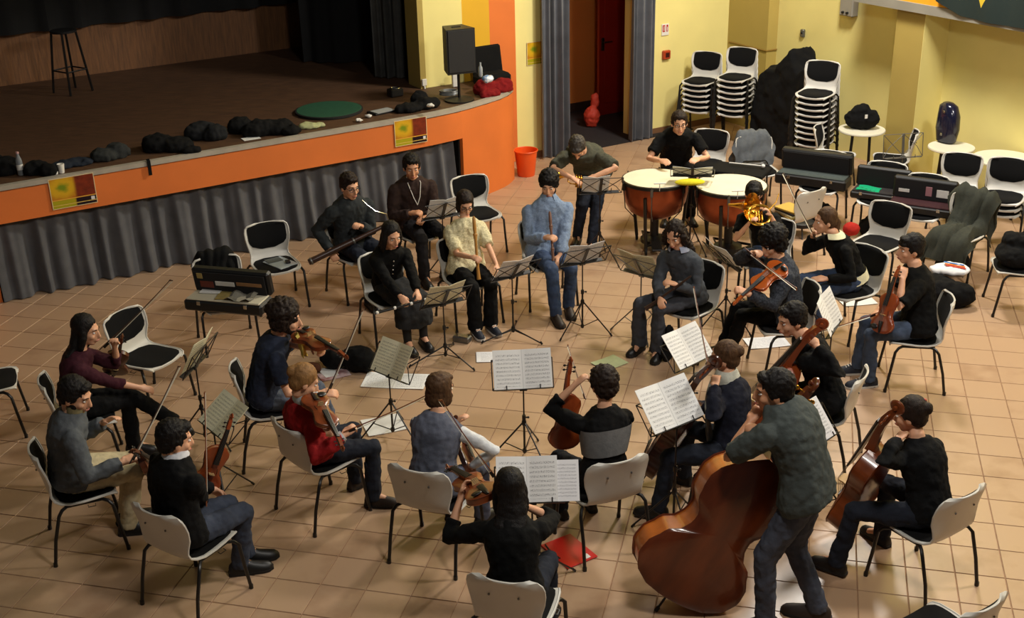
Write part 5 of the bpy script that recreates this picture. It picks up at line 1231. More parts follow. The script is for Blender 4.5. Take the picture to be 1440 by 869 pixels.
coat_b = cloth('black_coat', (17, 17, 19)); coat_g = cloth('grey_jacket_cloth', (44, 46, 46)); coat_n = cloth('faded_navy_cloth', (34, 40, 50)); denim_g = cloth('washed_denim', (92, 96, 100)); coat_o = cloth('grey_green_coat', (58, 60, 52)); red_c = cloth('dark_red_cloth', (120, 18, 20)); pat_c = cloth('cream_patterned_cloth', (196, 190, 150), .3, rgb2=(150, 160, 110), vscale=60)
sp_ = [
 ('bag', 'black bag beside the clear water bottle on the stage edge', 'bag', [((8, 236), .16, .13, .12), ((-12, 232), .15, .13, .14)], coat_b),
 ('bag', 'low black bag beside the white paper cup', 'bag', [((52, 238), .15, .1, .09), ((68, 240), .1, .09, .08)], coat_b),
 ('trousers', 'faded navy trousers folded at the stage edge', 'clothing', [((88, 232), .13, .11, .05), ((110, 228), .17, .11, .05)], coat_n),
 ('jacket', 'charcoal jacket lying beside the faded navy trousers', 'clothing', [((146, 219), .15, .13, .09), ((166, 213), .14, .14, .10)], coat_g),
 ('coat', 'black coat with strap hanging over the stage edge', 'clothing', [((222, 203), .19, .18, .12), ((248, 204), .2, .16, .10), ((270, 211), .12, .07, .05)], coat_b),
 ('backpack', 'dark rounded backpack lying between two black coats', 'bag', [((282, 186), .2, .14, .13), ((303, 188), .15, .12, .12)], cloth('charcoal_bag', (26, 27, 29))),
 ('coat', 'long crumpled black coat beside the cream patterned cloth', 'clothing', [((338, 178), .16, .13, .12), ((365, 182), .22, .14, .12), ((392, 180), .2, .15, .10), ((410, 184), .12, .08, .07)], coat_b),
 ('scarf', 'cream patterned scarf at the stage edge by the green disc', 'clothing', [((434, 177), .12, .09, .04), ((446, 176), .11, .08, .035)], pat_c),
 ('coat', 'black coat spread beside the poster below the loudspeaker', 'clothing', [((575, 152), .2, .13, .07), ((600, 146), .18, .14, .09), ((590, 141), .12, .12, .12)], coat_b),
 ('jacket', 'dark red jacket heaped in front of black soft case', 'clothing', [((682, 124), .16, .12, .13), ((706, 122), .16, .12, .12), ((690, 132), .16, .08, .06)], red_c),
]
for nm, lab, cat, bl, m in sp_:
    heap(nm, lab, cat, [spread(q, STZ, rx, ry, rz) for q, rx, ry, rz in bl], m, floor_z=STZ+.001)
# strap of the coat over the edge
q = at(208, 224, STZ+.03); e = W(*[sn(q)[0], -13.13], 1.27)
mb = MB(); mb.loft([np.array([p+np.append(S_, 0)*w for w in (-.018, .018)]+[p+np.append(S_, 0)*w+np.append(N_, 0)*-.006 for w in (.018, -.018)]) for p in (q, W(sn(q)[0], -13.18, 1.285), W(sn(q)[0], -13.14, 1.27), W(sn(q)[0], -13.135, 1.2), W(sn(q)[0], -13.135, 1.11))])
tag(mb.build('strap', M['blackcloth']), 'black strap dangling over the orange stage front', 'strap')
# soft case behind the red jacket
b = at(690, 118, STZ); t = thing('instrument_case', 'black soft case standing open against the orange wall', 'case', b, AX-PI/2)
mb = MB(); mb.box((.02, .12, .24), (.46, .06, .5), rotx(-.18), .03); mb.build('lid', M['blackcloth'], t); mb = MB(); mb.box((0, -.04, .08), (.46, .3, .16), None, .04); mb.build('body', M['blackcloth'], t)
b = at(676, 108, STZ+.18); mb = MB(); mb.lathe([(.02, 0), (.028, .02), (.028, .12), (.012, .15), (.012, .19)], 12); tag(mb.build('bottle', mat('clear_bottle', (196, 204, 210), .15, trans=.4), loc=b), 'small clear bottle on the red jacket', 'bottle')
heap('plastic_bag', 'crumpled blue and white plastic bag on the red jacket', 'bag', [(at(686, 111, STZ+.24), (.08, .06, .05), 0)], mat('blue_white_plastic', (110, 150, 200), .3, .1, 12, rgb2=(220, 226, 232), sharp=True), .012, .03, .04)
# loudspeaker on round base
b = at(646, 141, STZ); z0, z1 = zat(b, 101)-STZ, zat(b, 37)-STZ
t = thing('speaker_stand', 'black pole with round base under the loudspeaker', 'stand', b)
mb = MB(); mb.lathe([(.19, 0), (.19, .018), (.06, .03), (.022, .04)], 28); mb.build('base', M['blackplastic'], t); mb = MB(); mb.tube([(0, 0, .02), (0, 0, z0+.04)], .018, 12); mb.build('pole', M['blackmetal'], t)
t = thing('loudspeaker', 'black loudspeaker box on a pole at the stage corner', 'speaker', (b[0], b[1], STZ+z0), R_(158)); hh_ = z1-z0
mb = MB(); mb.prism([(-.19, .14), (-.13, -.17), (.13, -.17), (.19, .14)][::-1], (0, 0, 0), (1, 0, 0), (0, 1, 0), (0, 0, 1), hh_*.98); mb.build('cabinet', M['blackplastic'], t, smooth=False)
mb = MB(); mb.box((0, .145, hh_/2), (.35, .014, hh_*.92), None, .005); mb.build('grille', mat('black_grille', (26, 26, 27), .7, .3, 160, .4, 300), t)
mb = MB(); mb.box((0, -.02, hh_*.985), (.12, .03, .012), None, .004); mb.build('handle', M['rubber'], t)
# cable coil, charger, notebook, disc and oddments
b = at(632, 134, STZ+.02); mb = MB(); a = np.linspace(0, 5*2*PI, 90); mb.tube([(.12*math.cos(q)*(1+.06*math.sin(q*.7)), .09*math.sin(q), .012+.011*q/6.28) for q in a], .008, 6); tag(mb.build('cable_coil', mat('grey_cable', (120, 122, 122), .35), loc=b), 'coil of grey cable beside the loudspeaker pole', 'cable')
b = at(640, 122, STZ); mb = MB(); mb.box((0, 0, .09), (.08, .05, .18), rotz(.4), .008); tag(mb.build('battery_box', M['white'], loc=b), 'small white box at the loudspeaker pole', 'box')
b = at(463, 157, STZ); mb = MB(); mb.lathe([(.41, 0), (.42, .006), (.42, .03), (.41, .034)], 48); t = thing('round_platform', 'dark green round board lying flat on the stage', 'board', b); mb.build('rim', M['rubber'], t); mb = MB(); mb.lathe([(.405, .033), (.4, .037), (.02, .037)], 48); mb.build('top', mat('green_felt', (22, 74, 50), .8, .15, 20, .1, 120), t)
b = at(556, 135, STZ); mb = MB(); mb.box((0, 0, .05), (.18, .14, .1), rotz(.6), .012); t = thing('camera_bag', 'small black device with a chrome rim at the rear of stage coat', 'device', b); mb.build('body', M['blackplastic'], t); mb = MB(); mb.tube([(.06*math.cos(q), .05*math.sin(q), .105) for q in np.linspace(0, 6.2, 14)], .007, 6); mb.build('rim', M['chrome'], t)
b = at(536, 158, STZ); mb = MB(); mb.box((0, 0, .012), (.3, .2, .02), rotz(.7), .004); t = thing('folder', 'grey folder with dark cover near the white scraps', 'folder', b); mb.build('cover', M['blackplastic'], t); mb = MB(); mb.box((0.02, -.01, .025), (.26, .17, .006), rotz(.7)); mb.build('pages', mat('grey_paper', (150, 152, 150), .8), t)
for k, (px, lab) in enumerate((((505, 169), 'crumpled white tissue by the green disc'), ((518, 163), 'white scrap of paper beside the grey folder'), ((606, 148), 'white card on the black stage coat'))):
    heap('paper_scrap', lab, 'paper', [(at(*px, STZ+(.02 if k < 2 else .13)), (.05, .035, .02), .3)], M['white'], .01, .03, .03)
for px, lab, sz in (((353, 195), 'white leaflet near the stage edge by the backpack', (.2, .13)), ((42, 241), 'white scrap of paper beside the plastic bottle', (.12, .1))):
    mb = MB(); mb.box((0, 0, .004), (*sz, .003), rotz(.5)); tag(mb.build('leaflet', M['paper'], loc=at(*px, STZ)), lab, 'paper')
b = at(30, 246, STZ); t = thing('water_bottle', 'clear plastic water bottle on the stage edge', 'bottle', b); mb = MB(); mb.lathe([(.03, 0), (.034, .01), (.034, .15), (.028, .18), (.014, .22), (.014, .235)], 16); mb.build('body', mat('bottle_plastic', (170, 176, 180), .12, trans=.5), t); mb = MB(); mb.lathe([(.016, .235), (.016, .255)], 12); mb.build('cap', mat('pink_cap', (190, 150, 150), .5), t); mb = MB(); mb.lathe([(.0348, .06), (.0348, .12)], 16, cap=False); mb.build('label_band', M['white'], t)
b = at(87, 243, STZ); mb = MB(); mb.lathe([(.028, 0), (.038, .1), (.034, .1), (.026, .006)], 18); tag(mb.build('paper_cup', M['white'], loc=b), 'white paper cup on the stage edge above the poster', 'cup')
b = at(79, 245, STZ); mb = MB(); mb.lathe([(.02, 0), (.024, .03), (.02, .03), (.016, .004)], 14); tag(mb.build('small_pot', M['white'], loc=b), 'tiny white pot beside the paper cup', 'cup')
# stool on the stage
b = at(103, 129, STZ); zt_ = zat(b, 42)-STZ; t = thing('bar_stool', 'dark bar stool standing at the back of the stage', 'stool', b, .6)
mb = MB(); mb.lathe([(.17, zt_-.03), (.175, zt_-.01), (.165, zt_), (.02, zt_)], 20); mb.build('seat', M['blackplastic'], t)
for sx in (-1, 1):
    for sy in (-1, 1): mb = MB(); mb.tube([(sx*.11, sy*.11, zt_-.02), (sx*.18, sy*.18, 0)], .016, 6); mb.build('leg', M['blackmetal'], t)
for k in range(4):
    c, s2 = math.cos(k*PI/2), math.sin(k*PI/2); mb = MB(); r0 = .155; p0 = np.array([r0, r0]); p1 = np.array([r0, -r0]); Rm2 = np.array([[c, -s2], [s2, c]]); mb.tube([(*(Rm2@p0), .3), (*(Rm2@p1), .3)], .01, 6); mb.build('rung', M['blackmetal'], t)
# posters
def poster_mat():
    m = bpy.data.materials.new('poster_print'); m.use_nodes = True; nt, N, L, b = nodes_of(m); uv = N.new('ShaderNodeUVMap'); sx = N.new('ShaderNodeSeparateXYZ'); L.new(uv.outputs[0], sx.inputs[0])
    def mx(f, a, bb):
        n = N.new('ShaderNodeMix'); n.data_type = 'RGBA'; L.new(f, n.inputs['Factor'])
        for k, q in (('A', a), ('B', bb)):
            if isinstance(q, tuple): n.inputs[k].default_value = lin(q)
            else: L.new(q, n.inputs[k])
        return n.outputs['Result']
    def mt(op, a, bb=None):
        n = N.new('ShaderNodeMath'); n.operation = op
        for i, q in enumerate((a, bb)):
            if q is None: continue
            if isinstance(q, (int, float)): n.inputs[i].default_value = q
            else: L.new(q, n.inputs[i])
        return n.outputs[0]
    def sm(x, a, bb):
        n = N.new('ShaderNodeMapRange'); n.interpolation_type = 'SMOOTHSTEP'; L.new(x, n.inputs[0]); n.inputs[1].default_value = a; n.inputs[2].default_value = bb; return n.outputs[0]
    u, v = sx.outputs[0], sx.outputs[1]
    nz = N.new('ShaderNodeTexNoise'); nz.inputs['Scale'].default_value = 7; L.new(uv.outputs[0], nz.inputs['Vector'])
    d = N.new('ShaderNodeVectorMath'); d.operation = 'DISTANCE'; L.new(uv.outputs[0], d.inputs[0]); d.inputs[1].default_value = (.28, .68, 0)
    rr = mt('ADD', d.outputs['Value'], mt('MULTIPLY', nz.outputs[0], .18))
    c = mx(sm(rr, .14, .28), (120, 140, 24), (214, 168, 30)); c = mx(sm(rr, .3, .62), c, (176, 84, 24))
    c = mx(sm(u, .5, .6), c, mx(nz.outputs[0], (70, 22, 16), (150, 56, 26)))
    low = sm(v, .30, .24); c = mx(mt('MULTIPLY', low, sm(u, .5, .56)), c, (26, 12, 26)); c = mx(mt('MULTIPLY', low, sm(u, .56, .5)), c, (170, 160, 24))
    ln = mt('MULTIPLY', mt('GREATER_THAN', v, .27), mt('LESS_THAN', v, .30)); c = mx(ln, c, (224, 170, 60)); ln = mt('MULTIPLY', mt('GREATER_THAN', v, .10), mt('LESS_THAN', v, .125)); c = mx(ln, c, (214, 180, 90))
    lg = mt('MULTIPLY', mt('MULTIPLY', mt('GREATER_THAN', u, .87), mt('LESS_THAN', u, .95)), mt('MULTIPLY', mt('GREATER_THAN', v, .13), mt('LESS_THAN', v, .24))); c = mx(lg, c, (220, 220, 220))
    ed = mt('MAXIMUM', mt('MAXIMUM', mt('LESS_THAN', u, .015), mt('GREATER_THAN', u, .985)), mt('MAXIMUM', mt('LESS_THAN', v, .02), mt('GREATER_THAN', v, .98))); c = mx(ed, c, (222, 206, 160))
    L.new(c, b.inputs['Base Color']); b.inputs['Roughness'].default_value = .35; return m
PM = poster_mat()
for (s0, n0, z0, w_, h_, lab) in ((2.12, -13.158, 1.245, .47, .335, 'sunset-coloured poster on the orange stage front below the paper cup'), (6.17, -13.158, 1.245, .44, .32, 'sunset-coloured poster on the orange stage front near the loudspeaker'), (8.86, -14.44, 1.66, .42, .32, 'sunset-coloured poster on yellow wall beside the grey curtain')):
    G = np.zeros((2, 2, 3))
    for i in range(2):
        for j in range(2): G[i, j] = W(s0+w_*i, n0+.004, z0-h_*(1-j))-W(s0, n0, z0)
    mb = MB(); mb.slab(G, .004, uv=True); tag(mb.build('poster', PM, smooth=False, loc=W(s0, n0, z0)), lab, 'poster')
# wall fittings
def wbox(name, lab, cat, s, n, z, sz, m, extra=()):
    t = thing(name, lab, cat, W(s, n, z), AX-PI/2); mb = MB(); mb.box((0, 0, 0), sz, None, min(sz)*.2); mb.build('case', m, t)
    for nm, c, ss, mm in extra: e = MB(); e.box(c, ss, None, .001); e.build(nm, mm, t)
    return t
signred = mat('sign_red', (180, 24, 22), .4)
wbox('exit_sign', 'small white and red exit sign on the yellow wall', 'sign', 11.26, -14.44, 1.56, (.13, .015, .17), M['white'], [('pictogram', (-.03, -.009, 0.02), (.045, .004, .10), signred), ('arrow', (.032, -.009, .02), (.03, .004, .10), signred), ('figure', (-.03, -.012, .02), (.012, .003, .07), M['white']), ('arrow_head', (.032, -.012, .01), (.01, .003, .06), M['white'])])
wbox('fire_alarm', 'red fire alarm call point below the exit sign', 'fire alarm', 11.28, -14.42, 1.19, (.13, .06, .13), mat('alarm_red', (176, 62, 26), .4), [('glass', (-.0, -.031, 0), (.07, .004, .07), mat('alarm_dark', (60, 20, 14), .3))])
t = thing('wall_sensor', 'small grey sensor on the yellow wall above the black cover', 'sensor', W(12.65, -13.03, 1.56), AX); mb = MB(); mb.box((0, 0, 0), (.07, .05, .11), None, .01); mb.build('case', M['steel'], t); mb = MB(); mb.ball((0, -.026, .01), (.02, .01, .02), nu=10, nv=6); mb.build('lens', M['blackplastic'], t)
t = thing('emergency_light', 'grey metal box high on the yellow wall beside the gallery beam', 'wall box', W(12.60, -12.13, 2.12), AX); mb = MB(); mb.box((0, 0, 0), (.24, .12, .36), None, .012); mb.build('case', M['greygal'], t)
for k in range(2): mb = MB(); mb.lathe([(.016, 0), (.016, .03)], 10, (-.04+.08*k, -.06, -.13), rotx(PI/2)); mb.build('socket', M['blackplastic'], t)
t = thing('notice_board', 'framed pinkish notice board on the peach lobby wall', 'notice board', W(10.62, -16.285, 1.72), AX-PI/2); mb = MB(); mb.box((0, 0, 0), (.34, .02, .5), None, .004); mb.build('frame', M['blackmetal'], t); mb = MB(); mb.box((0, -.012, 0), (.31, .01, .47)); mb.build('panel', mat('pink_panel', (190, 132, 96), .5), t)
b = W(10.55, -15.3, .014); heap('red_bundle', 'red cloth bundle on the floor of the doorway lobby', 'clothing', [(b+[0, 0, .16], (.12, .1, .17), 0), (b+[.05, .05, .4], (.07, .06, .12), 0)], mat('bundle_red', (176, 48, 24), .7), floor_z=.015)
t = thing('wall_socket', 'pale socket box at the foot of the stage pillar', 'socket', W(7.235, -14.405, 1.34), AX-PI/2); mb = MB(); mb.box((0, 0, 0), (.07, .03, .09), None, .006); mb.build('case', M['white'], t); mb = MB(); mb.tube([(0, 0, -.04), (0, -.01, -.085)], .012, 8); mb.build('plug', M['white'], t)
# flag over the gallery
fn0, fn1 = -10.25, -8.3; G = np.zeros((26, 12, 3))
for i in range(26):
    for j in range(12):
        u = i/25; v = j/11; zb = 2.44-.10*min(1, u*5)-.05*math.sin(u*PI) ; n_ = fn0+(fn1-fn0)*u
        G[i, j] = W(12.10-.015*math.sin(u*19+v*3)-.01*math.cos(u*31), n_, zb+(3.42-zb)*v)-W(12.1, fn0, 2.4)
def flag_mat():
    m = bpy.data.materials.new('flag_print'); m.use_nodes = True; nt, N, L, b = nodes_of(m); uv = N.new('ShaderNodeUVMap'); sx = N.new('ShaderNodeSeparateXYZ'); L.new(uv.outputs[0], sx.inputs[0])
    def mt(op, a, bb=None):
        n = N.new('ShaderNodeMath'); n.operation = op
        for i, q in enumerate((a, bb)):
            if q is None: continue
            if isinstance(q, (int, float)): n.inputs[i].default_value = q
            else: L.new(q, n.inputs[i])
        return n.outputs[0]
    dd = mt('ADD', mt('MULTIPLY', mt('ABSOLUTE', mt('SUBTRACT', sx.outputs[0], .34)), 3.2), mt('ABSOLUTE', mt('SUBTRACT', sx.outputs[1], .55)))
    f = mt('LESS_THAN', dd, .42); n = N.new('ShaderNodeMix'); n.data_type = 'RGBA'; L.new(f, n.inputs['Factor']); n.inputs['A'].default_value = lin((18, 34, 30)); n.inputs['B'].default_value = lin((206, 176, 40)); L.new(n.outputs['Result'], b.inputs['Base Color']); b.inputs['Roughness'].default_value = .9; return m
mb = MB(); mb.slab(G, .006, uv=True); tag(mb.build('flag', flag_mat(), loc=W(12.1, fn0, 2.4)), 'dark green flag with a yellow diamond hung over the gallery', 'flag')
# waste bin
b = at(740, 246); h_ = zat(b, 211); t = thing('waste_bin', 'bright orange-red waste bin between stage and grey curtain', 'bin', b); mb = MB(); mb.lathe([(.115, .0), (.12, .01), (.155, h_), (.165, h_+.004), (.165, h_-.012), (.150, h_-.006), (.115, .02), (.02, .015)], 28); mb.build('body', M['binred'], t); mb = MB(); a = np.linspace(0, 2*PI, 29); mb.tube([(.162*math.cos(q), .162*math.sin(q), h_) for q in a], .008, 6, cap=False); mb.build('rim', M['binred'], t)
# ---- right side of the hall
mb = MB(); cbs = W(12.17, -12.62, 0); out_ = [(-.52, 0), (-.54, .6), (-.47, .98), (-.36, 1.10), (-.16, 1.10), (-.05, 1.24), (.10, 1.40), (.22, 1.26), (.33, 1.13), (.46, 1.22), (.55, 1.18), (.56, 1.08), (.50, .9), (.48, .5), (.50, 0)]
mb.loft([np.array([cbs+np.append(S_*(sd+(.10*z if sd < 0 else -.05*z)), 0)+np.append(N_*(n*sc_), 1.08*z*(.75+.25*sc_)) for n, z in out_]) for sd, sc_ in ((-.40, .9), (-.30, 1.0), (.0, 1.0), (.22, .97), (.30, .85))])
me = rem(mb, .022, 3, .07, .25, name='equipment_cover', fine=(.02, .07)); co = np.empty(len(me.vertices)*3); me.vertices.foreach_get('co', co); co = co.reshape(-1, 3); co[:, 2] = np.maximum(co[:, 2], .004); me.vertices.foreach_set('co', co.ravel())
setmat(me, M['blackcloth']); tag(obj('equipment_cover', shift(me, cbs), None, cbs), 'tall black cloth cover over bulky equipment between chair stacks', 'cover')
t = thing('board', 'worn beige board leaning on the wall behind black cover', 'board', W(12.52, -12.65, 0), AX); mb = MB(); mb.box((0, 0, .56), (.5, .04, 1.12), rotx(.08), .006); mb.build('panel', mat('beige_board', (150, 136, 100), .8, .2, 12), t); mb = MB(); mb.box((0, .045, 1.1), (.5, .02, .03), None, .004); mb.build('edge', M['blackmetal'], t)
def round_table(c, r, lab, z=.72):
    t = thing('round_table', lab, 'table', (c[0], c[1], 0)); mb = MB(); mb.lathe([(r*.97, z-.03), (r, z-.022), (r, z-.006), (r*.985, z), (.02, z)], 40); mb.build('table_top', mat('table_white', (226, 220, 196), .4, .03, 5), t)
    for k in range(4):
        a = k*PI/2+.5; d = np.array([math.cos(a), math.sin(a), 0]); mb = MB(); mb.tube([d*r*.5+[0, 0, z-.03], d*r*.62+[0, 0, 0]], .018, 8); mb.build('leg', M['blackmetal'], t)
round_table((4.62, 15.52), .30, 'small round white table under the black backpack')
round_table(at(1338, 206, .72), .28, 'small round white table under the blue case')
round_table(at(1412, 222, .72), .36, 'larger round white table against the yellow wall')
b = np.array([4.62, 15.54, .72]); heap('backpack', 'black backpack with a white tag on small round table', 'bag', [(b+[0, 0, .13], (.23, .13, .15), .2), (b+[-.02, 0, .22], (.13, .11, .10), .2)], coat_b, floor_z=.722)
mb = MB(); mb.box((0, 0, 0), (.035, .008, .05), rotz(.2)); tag(mb.build('luggage_tag', M['white'], loc=b+[.0, -.16, .2]), 'white tag on the front of black backpack', 'tag')
b = at(1330, 200, .72); t = thing('instrument_case', 'glossy navy hard case standing on the small table by column', 'case', b, AX)
mb = MB(); mb.loft([ring(np.array([x, 0, z]), np.array([1., 0, 0]), np.array([0, 1., 0]), rx, ry, 20) for z, x, rx, ry in ((0, 0, .10, .05), (.02, 0, .13, .09), (.18, 0, .16, .105), (.34, 0, .15, .10), (.46, -.02, .12, .085), (.5, -.03, .06, .05))]); mb.build('shell', mat('navy_gloss', (22, 24, 46), .2, coat=.4), t)
for z in (.12, .4): mb = MB(); mb.box((-.0, -.105 if z < .2 else -.095, z), (.03, .012, .03), None, .003); mb.build('latch', M['chrome'], t)
# open cases on chairs
lin_g = cloth('grey_lining', (70, 78, 76)); 
def chair_pt(k, fwd, side):
    x, y, a, _ = CH[k]; a = R_(a); f = np.array([math.sin(a), math.cos(a), 0]); return np.array([x, y, 0])+f*fwd+np.array([f[1], -f[0], 0])*side
def open_case(c, yaw, ln, wd, hb, lab, lining, lidtilt=1.9, z=.47, tiltx=0.):
    t = thing('violin_case', lab, 'case', (c[0], c[1], z), yaw)
    mb = MB(); mb.box((0, 0, hb/2), (ln, wd, hb), None, .02); mb.build('base', M['blackplastic'], t)
    mb = MB(); mb.box((0, -.005, hb+.004), (ln*.94, wd*.86, .02), None, .008); ob = mb.build('lining', lining, t)
    Rl = rotx(lidtilt-PI/2); o = np.array([0, wd/2, hb]); mb = MB(); mb.box(o+Rl@np.array([0, .02, wd*.46]), (ln, hb*.8, wd*.92), Rl, .02); ld = mb.build('lid', M['blackplastic'], t)
    mb = MB(); mb.box(o+Rl@np.array([0, -.022*1-.0+.02-hb*.4, wd*.46]), (ln*.92, .01, wd*.8), Rl, .004); mb.build('lid_lining', mat('dark_plush', (26, 25, 27), .95), ld)
    for x in (-.3, .3): mb = MB(); mb.box((x*ln, -wd/2-.004, hb*.8), (.035, .012, .04), None, .003); mb.build('latch', M['chrome'], t)
    return t, o, Rl
t, o, Rl = open_case(at(322, 430, .50), R_(195-180+0), .80, .27, .11, 'open black violin case with papers, on a chair by the stage skirt', mat('cream_lining', (196, 188, 164), .9), 1.75, .475)
for k, (x, zz, sx_, sz_, mm) in enumerate(((-.24, .10, .14, .07, mat('red_brown_pouch', (110, 44, 28), .7)), (-.05, .12, .2, .05, M['paper']), (.2, .13, .26, .04, mat('wood_bow', (150, 110, 70), .5)), (-.3, .19, .06, .06, mat('rosin_gold', (170, 150, 90), .4)))):
    mb = MB(); mb.box(o+Rl@np.array([x, -.045, zz]), (sx_, .02, sz_), Rl, .004); mb.build(['pouch', 'paper_strip', 'bow_clip', 'rosin'][k], mm, t)
mb = MB(); G = np.zeros((8, 6, 3))
for i in range(8):
    for j in range(6): G[i, j] = (.02+.26*i/7, -.12+.24*j/5, .135+.02*math.sin(i*1.3)+.012*math.cos(j*1.7))
mb.slab(G, .004); mb.build('cleaning_cloth', cloth('grey_silk', (128, 124, 112)), t); mb = MB(); mb.box((-.04, .0, .132), (.12, .2, .008), rotz(.2)); mb.build('khaki_cloth', cloth('khaki_paper', (150, 132, 78)), t); mb = MB(); mb.box((-.2, .05, .135), (.2, .08, .01), rotz(.1)); mb.build('white_card', M['paper'], t)
open_case(chair_pt('E19', .05, .10), R_(30), .86, .28, .13, 'long open black case with grey lining on a chair', lin_g, 1.75, .47)
open_case(chair_pt('E12', .05, 0.), R_(30), .62, .26, .09, 'open black case with a green cloth on top', mat('dark_lining', (34, 30, 32), .9), 1.55, .47)
mb = MB(); G = np.zeros((6, 6, 3)); 
for i in range(6):
    for j in range(6): G[i, j] = (-.13+.26*i/5, -.09+.18*j/5, .008*math.sin(i+j*1.3))
mb.slab(G, .006); o_ = mb.build('cloth', cloth('green_cloth', (12, 150, 104)), loc=chair_pt('E12', .07, .12)+[0, 0, .58]); o_.rotation_euler[2] = -.5; tag(o_, 'bright green cloth on the open black case', 'cloth')
t, o, Rl = open_case(chair_pt('E21', .05, 0.), R_(30), .70, .27, .10, 'open black case with cards in its lid beside the coat', cloth('wine_lining', (56, 30, 34)), 1.6, .47)
for k, (x, zz, a_, b2) in enumerate(((.05, .12, .07, .11), (.2, .11, .13, .09), (-.22, .10, .12, .04))): mb = MB(); mb.box(o+Rl@np.array([x, -.045, zz]), (a_, .012, b2), Rl, .003); mb.build('card', M['paper'] if k else mat('pink_card', (170, 120, 130), .6), t)
# clothes on chairs and bags on the floor
def drape_over(k, blobs, m, lab, nm, cat, **kw):
    x, y, a, _ = CH[k]; a = R_(a); f = np.array([math.sin(a), math.cos(a), 0]); r = np.array([f[1], -f[0], 0])
    return heap(nm, lab, cat, [(np.array([x, y, 0])+f*c[0]+r*c[1]+[0, 0, c[2]], rad, a) for c, rad in blobs], m, **kw)
def chair_drape(k, path, hw, m, lab, nm, seed=1, amp=.03, hang=0.):
    """garment sheet following a profile over a chair: path = (forward, height)"""
    x, y, a, _ = CH[k]; a = R_(a); f = np.array([math.sin(a), math.cos(a), 0]); r = np.array([f[1], -f[0], 0]); Pp = resample(path, 34); rg = np.random.default_rng(seed); nu = 22
    G = np.zeros((nu, 34, 3)); ph = rg.uniform(0, 6, 6); T_ = np.gradient(Pp, axis=0); T_ /= np.linalg.norm(T_, axis=1, keepdims=True); Nn = np.stack([-T_[:, 1], T_[:, 0]], 1)
    for i in range(nu):
        u = -1+2*i/(nu-1)
        for j in range(34):
            w_ = hw*(1+.12*math.sin(j*.35+ph[0])+.06*math.sin(j*.9+ph[1]))
            o = amp*(.5+.5*math.sin(u*9+ph[2]+j*.25)+.5*math.sin(u*15+j*.4+ph[3])+.4*math.sin(j*.8+u*3+ph[4]))
            drop = hang*max(0, abs(u)-.75)*4*.12
            q = Pp[j]+Nn[j]*(-o*.8-.012); G[i, j] = np.array([x, y, 0])+f*q[0]+r*(u*w_)+[0, 0, q[1]-drop]
    mb = MB(); mb.slab(G, .014 if True else 0); o = mb.mesh(nm, m, sharp=60); base = np.array([x, y, .5]); return tag(obj(nm, shift(o, base), None, base), lab, 'clothing')
chair_drape('E10', [(.30, .22), (.25, .44), (.16, .50), (-.12, .50), (-.20, .60), (-.27, .83), (-.31, .86), (-.35, .78), (-.36, .35)], .23, coat_o, 'grey-green hooded coat thrown over a white chair', 'coat', 3, .035, 1.)
chair_drape('E17', [(-.17, .52), (-.22, .70), (-.27, .83), (-.31, .86), (-.35, .78), (-.37, .40)], .24, denim_g, 'grey denim jacket hung over a white chair back', 'jacket', 5, .022, 1.)
drape_over('E11', [((.06, 0, .57), (.21, .17, .13)), ((.06, .06, .68), (.14, .12, .11)), ((-.08, 0, .68), (.19, .09, .18))], coat_b, 'dark bag heaped on a chair beyond the striped shirt', 'bag', 'bag')
chair_drape('E3', [(-.20, .62), (-.24, .72), (-.275, .83), (-.31, .855), (-.345, .78), (-.36, .50)], .19, coat_b, 'black jacket over the chair holding the open violin case', 'jacket', 8, .018, 1.)
heap('bag', 'black bag on the floor under the white striped shirt', 'bag', [(at(1318, 408, .13), (.26, .22, .15), .3), (at(1345, 415, .12), (.2, .14, .13), 0)], coat_b, floor_z=.003)
b = at(1338, 378, .30); heap('shirt', 'white shirt with rainbow stripes lying on black bag', 'clothing', [(b, (.19, .15, .05), .4), (b+[-.12, .02, -.01], (.1, .1, .04), 0)], mat('white_shirt', (226, 226, 228), .8), disp=.03)
for k, c_ in enumerate(((60, 120, 190), (226, 120, 40), (200, 60, 40))):
    mb = MB(); mb.box((0, 0, 0), (.20, .026, .004), rotz(-.25)@roty(.12)); tag(mb.build('stripe_print', mat(f'stripe{k}', c_, .8), loc=b+[.02, -.03*k-.0, .058-.007*k]), ['blue', 'orange', 'red'][k]+' printed stripe on the white shirt', 'stripe')
heap('bag', 'black bag on floor beneath the open case with green cloth', 'bag', [(chair_pt('E12', 0., .0)+[0, 0, .12], (.17, .16, .14), R_(-150)), (chair_pt('E12', .05, .06)+[0, 0, .1], (.13, .15, .12), R_(-150))], coat_b, floor_z=.003)
heap('bag', 'black bag under the long open case with grey lining', 'bag', [(chair_pt('E19', 0., 0.)+[0, 0, .12], (.17, .15, .13), R_(-150))], coat_b, floor_z=.003)
heap('bag', 'black bag under the chair with the grey-green coat', 'bag', [(chair_pt('E10', .02, 0.)+[0, 0, .12], (.17, .15, .14), R_(-135)), (chair_pt('E10', .06, .05)+[0, 0, .1], (.13, .14, .12), R_(-135))], coat_b, floor_z=.003)
heap('hat', 'round red woollen hat among the black bags', 'hat', [(at(1197, 322, .24), (.1, .09, .08), 0)], cloth('red_wool', (170, 40, 32)), disp=.015, dsc=.04)
b = at(1126, 330, 0); t = thing('stool', 'round black padded stool beside the young woman with white collar', 'stool', b); z_ = zat(b, 310); mb = MB(); mb.lathe([(.13, z_-.06), (.15, z_-.05), (.15, z_-.01), (.13, z_), (.02, z_)], 24); mb.build('seat', M['blackplastic'], t)
